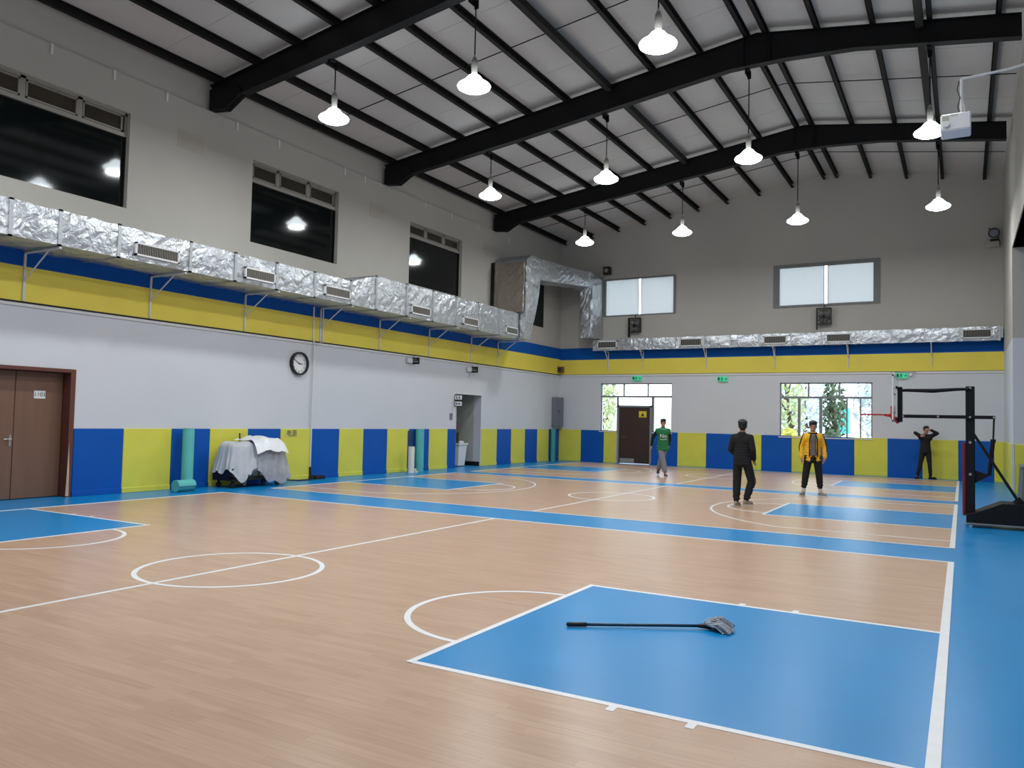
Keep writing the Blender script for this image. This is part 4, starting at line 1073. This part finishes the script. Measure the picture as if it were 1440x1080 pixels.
b.tube([(cxr+.225*math.cos(2*math.pi*i/n), HY+.225*math.sin(2*math.pi*i/n), 1.825) for i in range(n+1)], .01, 8)
b.prism([(-1.0, 1.84), (-1.0, 1.78), (-1.1, 1.8), (-1.12, 1.83)], HY-.08, HY-.06, 'y'); b.prism([(-1.0, 1.84), (-1.0, 1.78), (-1.1, 1.8), (-1.12, 1.83)], HY+.06, HY+.08, 'y')
for i in range(12):
    a = 2*math.pi*i/12; b.cyl((cxr+.225*math.cos(a), HY+.225*math.sin(a), 1.80), (cxr+.225*math.cos(a), HY+.225*math.sin(a), 1.82), .006, n=5)
obj('rim', b, M_red, hp, smooth=True)
b = MB(); b.cyl((.545, HY, 1.8), (.53, HY, 1.4), .014, n=8); obj('rear_rod', b, M_steel, hp)
b = MB(); b.cyl((.53, HY, 1.42), (.47, HY, .84), .032, n=12); b.cyl((.531, HY, 1.44), (.529, HY, 1.39), .04, n=12); obj('gas_strut', b, M_steel, hp)
b = MB(); b.prism([(.26, .70), (.26, .92), (.45, .86), (.45, .82)], HY-.04, HY+.04, 'y'); b.cyl((.44, HY-.06, .845), (.44, HY+.06, .845), .025, n=10); obj('strut_bracket', b, M_steel, hp)
for dy in (-.2, .2):
    b = MB(); b.tube([(.23, HY+dy*.3, 1.56), (.9, HY+dy, .40)], .022, 8); b.prism([(.8, .41), (.98, .41), (.9, .5)], HY+dy-.02, HY+dy+.02, 'y'); obj('brace', b, M_steel, hp)

# ------------------------------------------------------------------ mop
t = thing('mop', 'dark mop with grey yarn head lying on the blue key area', 'mop', (-2.1, -5.05, 0))
p0 = Vector((-2.55, -5.31, .022)); p1 = Vector((-1.64, -4.775, .03)); dd = (p1-p0).normalized(); nn_ = Vector((-dd.y, dd.x, 0))
b = MB(); b.cyl(p0+dd*.1, p1, .0115, n=12); obj('handle', b, M_tealbar, t, smooth=True)
b = MB(); b.cyl(p0, p0+dd*.14, .017, n=12); b.ell(p0, .017, .017, .017); obj('grip', b, M_black, t, smooth=True)
b = MB(); b.cyl(p1-dd*.05, p1+dd*.05, .014, .026, 12); obj('socket', b, M_black, t, smooth=True)
b = MB(); random.seed(3)
for k in range(130):
    s0 = random.uniform(-1, 1); fan_ = s0*.09+random.uniform(-.02, .02)
    ln = random.uniform(.12, .2)*(1-.25*abs(s0)); h_ = random.uniform(.012, .075)*(1-.5*abs(s0))
    q0 = p1+dd*random.uniform(.0, .05)+nn_*s0*.03+Vector((0, 0, random.uniform(0, .03)))
    mid = q0+dd*ln*.5+nn_*fan_*.8; mid.z = .03+h_
    end = q0+dd*ln+nn_*fan_*1.3; end.z = max(.008, h_*.5)
    b.tube([q0, mid, end, end+dd*-.015+Vector((0, 0, -.003))], .0065, 5)
o = obj('yarn_head', b, M_yarn, t); o['kind'] = 'stuff'

# ------------------------------------------------------------------ people
def skinmat(n, c): return mat(n, c, .6, var=.05, vscale=8)
M_skin = skinmat('skin', (176, 128, 102))
M_hair = mat('black hair', (14, 13, 14), .5, var=.2, vscale=30, bump=.3, bscale=60)
M_blk = mat('black cloth', (17, 17, 20), .85, var=.12, vscale=12, bump=.25, bscale=12)
M_shoe = mat('sneaker white', (205, 205, 205), .6, var=.05)
def lerp(a, b_, t_): return Vector(a).lerp(Vector(b_), t_)
def hand(b, wrist, dirv, side, curl=.5):
    """palm, four unequal bent fingers and a thumb. side: unit vector from palm towards the thumb"""
    d = Vector(dirv).normalized(); s_ = (Vector(side)-d*Vector(side).dot(d)).normalized(); n_ = d.cross(s_)
    w = Vector(wrist)
    b.cap(w, w+d*.045, .022, .03); b.ell(w+d*.06, .032, .032, .03)
    for k, (off, ln) in enumerate(((.027, .068), (.009, .076), (-.009, .07), (-.027, .055))):
        a0 = w+d*.075+s_*off; a1 = a0+d*ln*.5+n_*ln*.12; a2 = a1+(d*(1-curl*.6)+n_*curl).normalized()*ln*.5
        b.cap(a0, a1, .0098, .0092); b.cap(a1, a2, .0092, .008)
    t0 = w+d*.035+s_*.024; t1 = t0+(d*.6+s_*.9).normalized()*.035; t2 = t1+(d*1.0+s_*.15+n_*.3).normalized()*.03
    b.cap(t0, t1, .012, .0105); b.cap(t1, t2, .0105, .009)
def person(label, loc, rz, J, spec, scale=1.):
    t = thing('person', label, 'person', loc, rz)
    j = dict(pel=(0, 0, .93), che=(0, 0, 1.22), nk=(0, .01, 1.44), hd=(0, -.01, 1.58), shL=(.172, .01, 1.365), shR=(-.172, .01, 1.365),
             elL=(.23, .03, 1.11), elR=(-.23, .03, 1.11), wrL=(.24, -.05, .87), wrR=(-.24, -.05, .87), hipL=(.09, 0, .9), hipR=(-.09, 0, .9),
             knL=(.1, -.02, .5), knR=(-.1, -.02, .5), anL=(.1, .02, .09), anR=(-.1, .02, .09), toL=(.12, -.15, .03), toR=(-.12, -.15, .03), yaw=0, haL=(0, 0, -1), haR=(0, 0, -1), thL=None, thR=None)
    j.update(J)
    V_ = {k: (Vector(v)*scale if k not in ('yaw', 'haL', 'haR', 'thL', 'thR') else v) for k, v in j.items()}
    k_ = scale
    hr = Matrix.Rotation(j['yaw'], 3, 'Z')
    def H(x, y, z): return V_['hd']+hr@Vector((x*k_, y*k_, z*k_))
    # body: one continuous surface
    b = MB()
    b.ell(H(0, .01, .02), .076*k_, .093*k_, .1*k_, 20, 14, hr); b.ell(H(0, -.015, -.05), .058*k_, .066*k_, .065*k_, 16, 10, hr)
    b.ell(H(0, -.078, -.075), .03*k_, .02*k_, .02*k_, 10, 8, hr)
    b.cap(H(0, -.088, .015), H(0, -.105, -.02), .009*k_, .014*k_)
    for s_ in (-1, 1):
        b.ell(H(s_*.076, .01, -.005), .01*k_, .018*k_, .03*k_, 8, 8, hr)
        b.cap(H(s_*.015, -.088, .027), H(s_*.045, -.078, .029), .008*k_, .006*k_)
    b.cap(H(-.018, -.088, -.05), H(.018, -.088, -.05), .008*k_, .008*k_)
    b.cap(V_['nk'], H(0, .02, -.04), .058*k_, .052*k_)
    b.cap(V_['shL'], V_['shR'], .06*k_, .06*k_); b.cap(V_['nk']+Vector((0, 0, -.03)), V_['che'], .08*k_, .1*k_)
    for q in range(7):
        c = lerp(V_['che'], V_['pel'], q/6); b.ell(c, (.14-.03*math.sin(math.pi*q/6))*k_, .095*k_, .08*k_)
    b.cap(lerp(V_['shL'], V_['che'], .4), lerp(V_['shR'], V_['che'], .4), .09*k_, .09*k_)
    for s_ in 'LR':
        b.cap(V_['sh'+s_], V_['el'+s_], .047*k_, .036*k_); b.cap(V_['el'+s_], V_['wr'+s_], .036*k_, .024*k_)
        side = j['th'+s_] or ((-1 if s_ == 'L' else 1)*.3, -1, 0)
        hand(b, V_['wr'+s_], j['ha'+s_], side)
        b.cap(V_['hip'+s_], V_['kn'+s_], .082*k_, .054*k_); b.cap(lerp(V_['kn'+s_], V_['an'+s_], .3), V_['an'+s_], .054*k_, .034*k_); b.cap(V_['kn'+s_], lerp(V_['kn'+s_], V_['an'+s_], .3), .052*k_, .054*k_)
        b.cap(V_['an'+s_], V_['to'+s_]+Vector((0, 0, .005)), .036*k_, .025*k_)
    body = obj('body', b, M_skin, t, local=True); bake(body, .0075, 2, .35)
    for s_ in (-1, 1):
        b = MB(); b.ell(H(s_*.03, -.083, .008), .011*k_, .006*k_, .006*k_, 10, 8, hr); obj('eye', b, M_hair, t, local=True, smooth=True)
    b = MB(); b.ell(H(0, -.092, -.052), .018*k_, .005*k_, .004*k_, 10, 6, hr); obj('mouth', b, mat('lips', (140, 80, 72), .5), t, local=True)
    # hair
    b = MB()
    b.ell(H(0, .022, .045), .088*k_, .1*k_, .098*k_, 20, 14, hr); b.ell(H(0, .06, -.0), .074*k_, .055*k_, .08*k_, 16, 10, hr)
    if spec.get('fringe', True): b.ell(H(0, -.045, .085), .08*k_, .06*k_, .045*k_, 16, 10, hr)
    random.seed(5)
    for q in range(26):
        a = random.uniform(0, 6.28); e = random.uniform(.2, 1.2)
        p = Vector((math.cos(a)*math.cos(e)*.085, .02+math.sin(a)*math.cos(e)*.095, .05+math.sin(e)*.09))
        b.cap(H(p.x, p.y, p.z), H(p.x*1.12, (p.y-.02)*1.12+.02, p.z+.012), .018*k_, .009*k_)
    ho = obj('hair', b, M_hair, t, local=True); bake(ho, .009, 1, .6)
    # trousers
    b = MB(); tr = spec.get('trw', 1.)
    b.ell(V_['pel']+Vector((0, 0, .03)), .15*k_, .112*k_, .1*k_); b.cap(V_['hipL'], V_['hipR'], .098*k_, .098*k_)
    cut = spec.get('cuff', .95)
    for s_ in 'LR':
        b.cap(V_['hip'+s_], V_['kn'+s_], .097*k_, .078*k_*tr)
        e = lerp(V_['kn'+s_], V_['an'+s_], cut); b.cap(V_['kn'+s_], lerp(V_['kn'+s_], e, .6), .08*k_*tr, .07*k_*tr); b.cap(lerp(V_['kn'+s_], e, .6), e, .07*k_*tr, .052*k_*tr)
        for q in range(4):                        # bunched folds
            c = lerp(V_['kn'+s_], e, .55+q*.13); b.ell(c+Vector((.01*(-1)**q, -.008, 0)), .068*k_*tr, .07*k_*tr, .018*k_)
    o = obj('trousers', b, spec['trousers'], t, local=True); bake(o, .011, 2, .5)
    # shoes and socks
    for s_ in 'LR':
        an, to = V_['an'+s_], V_['to'+s_]
        d = Vector((to.x-an.x, to.y-an.y, 0)).normalized(); z0 = an.z-.09*k_
        rot = Matrix(((d.y, d.x, 0), (-d.x, d.y, 0), (0, 0, 1))).to_3x3()
        c = Vector((an.x, an.y, z0))+d*.06*k_
        b = MB(); b.ell(c+Vector((0, 0, .05)), .047*k_, .13*k_, .042*k_, 18, 12, rot); b.ell(c-d*.06*k_+Vector((0, 0, .075)), .043*k_, .06*k_, .05*k_, 14, 10, rot)
        o = obj('shoe', b, spec['shoe'], t, local=True); bake(o, .009, 1, .7)
        b = MB(); vs = []
        for zz in (.003, .028):
            for i in range(20):
                a = 2*math.pi*i/20; p = rot@Vector((math.cos(a)*.05*k_, math.sin(a)*.14*k_, 0)); vs.append(c+p+Vector((0, 0, zz)))
        b.add(vs, [(i, (i+1) % 20, 20+(i+1) % 20, 20+i) for i in range(20)]+[tuple(range(19, -1, -1)), tuple(range(20, 40))])
        obj('shoe_sole', b, spec.get('sole', M_shoe), o if False else t, local=True)
        if spec.get('sock'):
            b = MB(); b.cap(an, lerp(V_['kn'+s_], an, .72), .045*k_, .045*k_); o = obj('sock', b, spec['sock'], t, local=True); bake(o, .01, 1, .6)
    # top
    b = MB(); hem = V_['pel']+Vector((0, 0, spec.get('hem', 0)))
    for q in range(9):
        c = lerp(V_['che']+Vector((0, 0, .08)), hem, q/8); b.ell(c, (.168-.008*math.sin(math.pi*q/8)+.028*q/8)*k_*spec.get('topw', 1), (.12+.015*q/8)*k_, .07*k_, 18, 10)
    b.cap(V_['shL'], V_['shR'], .068*k_, .068*k_); b.cap(V_['nk']+Vector((0, .005, -.05)), V_['che'], .1*k_, .125*k_)
    for s_ in 'LR': b.cap(V_['nk']+Vector((0, .01, -.035)), V_['sh'+s_]+Vector((0, 0, .0)), .062*k_, .062*k_)
    b.cap(lerp(V_['shL'], V_['che'], .35), lerp(V_['shR'], V_['che'], .35), .105*k_, .105*k_)
    if spec.get('collar'): b.ell(V_['nk']+Vector((0, .005, .005)), .078*k_, .08*k_, .045*k_)
    if not spec.get('vest'):
        for s_ in 'LR':
            b.cap(V_['sh'+s_], V_['el'+s_], .068*k_, .056*k_); b.cap(V_['el'+s_], lerp(V_['el'+s_], V_['wr'+s_], .95), .056*k_, .044*k_)
            for q in range(3): c = lerp(V_['el'+s_], V_['wr'+s_], .3+.25*q); b.ell(c, .056*k_, .056*k_, .02*k_)
    else:
        for s_ in 'LR': b.ell(V_['sh'+s_], .06*k_, .075*k_, .06*k_)
    o = obj(spec.get('topname', 'jacket'), b, spec['top'], t, local=True); bake(o, .011, 2, .5)
    if spec.get('collar'):
        b = MB(); n_ = 20; vs = []
        b.tube([(V_['nk']+Vector((.072*math.cos(2*math.pi*i/n_), .07*math.sin(2*math.pi*i/n_), -.005+.015*math.sin(2*math.pi*i/n_)))) for i in range(n_+1)], .018, 8)
        obj('collar', b, spec['collar'], t, local=True, smooth=True)
    if spec.get('sleeves'):
        b = MB()
        for s_ in 'LR': b.cap(V_['sh'+s_]+Vector((0, 0, -.02)), V_['el'+s_], .056*k_, .05*k_); b.cap(V_['el'+s_], lerp(V_['el'+s_], V_['wr'+s_], .95), .05*k_, .038*k_)
        o = obj('undershirt_sleeves', b, spec['sleeves'], t, local=True); bake(o, .011, 2, .5)
    return t, V_

# boy in the green vest, walking
pg, V_ = person('boy in green vest and grey trousers walking near the exit door', (-7.68, 11.75, 0), math.radians(25),
    dict(hipL=(.08, 0, .9), hipR=(-.08, 0, .9), knL=(-.02, .12, .52), anL=(-.10, .30, .14), toL=(-.12, .17, .05), knR=(-.0, -.06, .49), anR=(.07, -.16, .09), toR=(.09, -.32, .05),
         elR=(-.29, .12, 1.14), wrR=(-.33, .1, .9), elL=(.22, .08, 1.12), wrL=(.16, -.02, .92), yaw=math.radians(-12), haR=(-.1, -.1, -1)),
    dict(top=mat('green vest cloth', (22, 112, 66), .75, var=.08, vscale=8, bump=.2, bscale=14), topname='vest', vest=True, sleeves=M_blk, trousers=mat('grey jogging cloth', (126, 130, 136), .9, var=.08, vscale=10, bump=.2, bscale=12),
         shoe=mat('dark sneaker', (36, 36, 40), .6), hem=-.12, topw=1.0, cuff=.85, trw=1.12), 1.0)
text_obj('vest_lettering', 'No', .16, M_white_pl, None, (0, 0, 0), (math.pi/2, 0, 0), .004)
vt = bpy.data.objects[-1] if False else [o for o in bpy.data.objects if o.name.startswith('vest_lettering')][0]
vt.parent = pg; vt.location = (.0, -.14, 1.2)
b = MB(); b.tube([(-.1, -.138, 1.1), (.0, -.144, 1.09), (.1, -.138, 1.11)], .008, 6); obj('vest_underline', b, M_white_pl, pg, local=True)
b = MB(); n = 18; b.tube([(.085*math.cos(math.pi*(1+i/n)), -.075+.07*math.sin(math.pi*(1+i/n)), 1.43-.03*math.sin(math.pi*i/n)) for i in range(n+1)], .009, 6); obj('vest_trim', b, mat('pale green trim', (150, 210, 170), .7), pg, local=True)

# boy in black, seen from behind
pb, V_ = person('boy in black tracksuit and beige sneakers seen from behind', (-3.63, 4.65, 0), math.radians(180-12),
    dict(knR=(-.15, -.12, .50), anR=(-.07, -.02, .12), toR=(-.13, -.17, .05), knL=(.11, -.01, .5), anL=(.09, .06, .09), toL=(.1, -.12, .03), che=(0, -.01, 1.22),
         elL=(.24, .02, 1.12), wrL=(.16, -.14, .96), elR=(-.24, .03, 1.12), wrR=(-.19, -.12, .93), haL=(-.3, -.6, -.7), haR=(.2, -.6, -.7), yaw=math.radians(25)),
    dict(top=M_blk, trousers=M_blk, shoe=mat('beige sneaker', (150, 138, 124), .7, var=.1), sole=mat('beige sole', (188, 176, 160), .6), hem=-.08, topw=1.0, collar=M_blk, fringe=False, trw=1.05, cuff=.9), .985)
b = MB(); b.box(-.226, -.205, -.14, -.09, .47, .56); obj('leg_mark_red', b, mat('red print', (190, 60, 60), .7), pb, local=True)
b = MB(); b.box(-.198, -.18, -.11, -.07, .34, .45); obj('leg_mark_white', b, M_white_pl, pb, local=True)

# boy in yellow jacket facing the viewer
M_yjk = mat('yellow jacket cloth', (236, 176, 30), .7, var=.08, vscale=9, bump=.2, bscale=14)
py, V_ = person('boy in open yellow jacket, grey shirt and cropped black trousers', (-2.87, 8.1, 0), math.radians(14),
    dict(hipL=(.09, 0, .9), hipR=(-.09, 0, .9), knL=(.13, -.02, .5), anL=(.17, .02, .09), toL=(.27, -.1, .03), knR=(-.15, -.0, .5), anR=(-.2, .02, .09), toR=(-.27, -.12, .03),
         elL=(.245, .03, 1.12), wrL=(.25, -.06, .88), elR=(-.245, .03, 1.12), wrR=(-.25, -.06, .87), haL=(-.2, -.1, -1), haR=(.2, -.1, -1)),
    dict(top=M_yjk, trousers=M_blk, shoe=mat('grey sneaker', (130, 130, 132), .7), sock=M_shoe, hem=-.1, topw=1.0, cuff=.72, trw=1.0), 1.0)
def patch_panel(name, m, pts, parent, y=-.13, yb=-.09):
    b = MB(); b.prism(pts, y, yb, 'y'); o = obj(name, b, m, parent, local=True); return o
sh_ = MB()
for q in range(9):
    sh_.ell((0, -.045, 1.37-q*.052), .08+.006*math.sin(q)+.002*q, .1+.002*q, .05, 16, 10)
o = obj('grey_shirt', sh_, mat('grey shirt cloth', (104, 102, 104), .85, var=.05), py, local=True); bake(o, .011, 2, .5)
b = MB(); b.ell((0, -.052, .87), .088, .105, .07, 18, 12); b.ell((0, -.045, .82), .1, .105, .07, 18, 12); obj('trouser_waist', b, M_blk, py, local=True, smooth=True)
for s_ in (-1, 1):
    b = MB(); b.tube([(s_*.05, -.11, 1.42), (s_*.082, -.13, 1.3), (s_*.088, -.132, 1.1), (s_*.085, -.125, .9)], .012, 6); obj('jacket_opening_edge', b, M_blk, py, local=True, smooth=True)
    b = MB(); b.tube([(s_*.2, -.03, 1.42), (s_*.262, -.02, 1.26), (s_*.296, -.0, 1.12), (s_*.27, -.05, .95)], .014, 6); obj('sleeve_stripe', b, M_blk, py, local=True, smooth=True)
b = MB(); n = 18; b.tube([(.085*math.cos(2*math.pi*i/n), .005+.08*math.sin(2*math.pi*i/n), 1.44+.01*math.sin(2*math.pi*i/n)) for i in range(n+1)], .016, 6); obj('collar', b, M_blk, py, local=True, smooth=True)

# person at the back wall, both hands at the head
pd_, V_ = person('person in black at the back wall with both hands raised to the head', (-.93, 17.15, 0), math.radians(6),
    dict(hipL=(.08, 0, .88), hipR=(-.08, 0, .88), knL=(.12, -.03, .48), anL=(.15, .02, .09), toL=(.28, -.05, .03), knR=(-.15, -.02, .48), anR=(-.24, .04, .09), toR=(-.3, -.1, .03),
         shL=(.16, .0, 1.40), shR=(-.16, .0, 1.40), elL=(.33, -.14, 1.5), wrL=(.15, -.15, 1.6), elR=(-.30, -.1, 1.5), wrR=(-.17, -.18, 1.38), haL=(-1, .0, .15), haR=(.9, -.2, .3),
         hd=(.02, -.03, 1.59), thL=(0, -.2, 1), thR=(0, -.2, 1)),
    dict(top=M_blk, trousers=M_blk, shoe=M_blk, sole=M_black, hem=-.04, topw=.9, trw=.8, cuff=.95), .97)
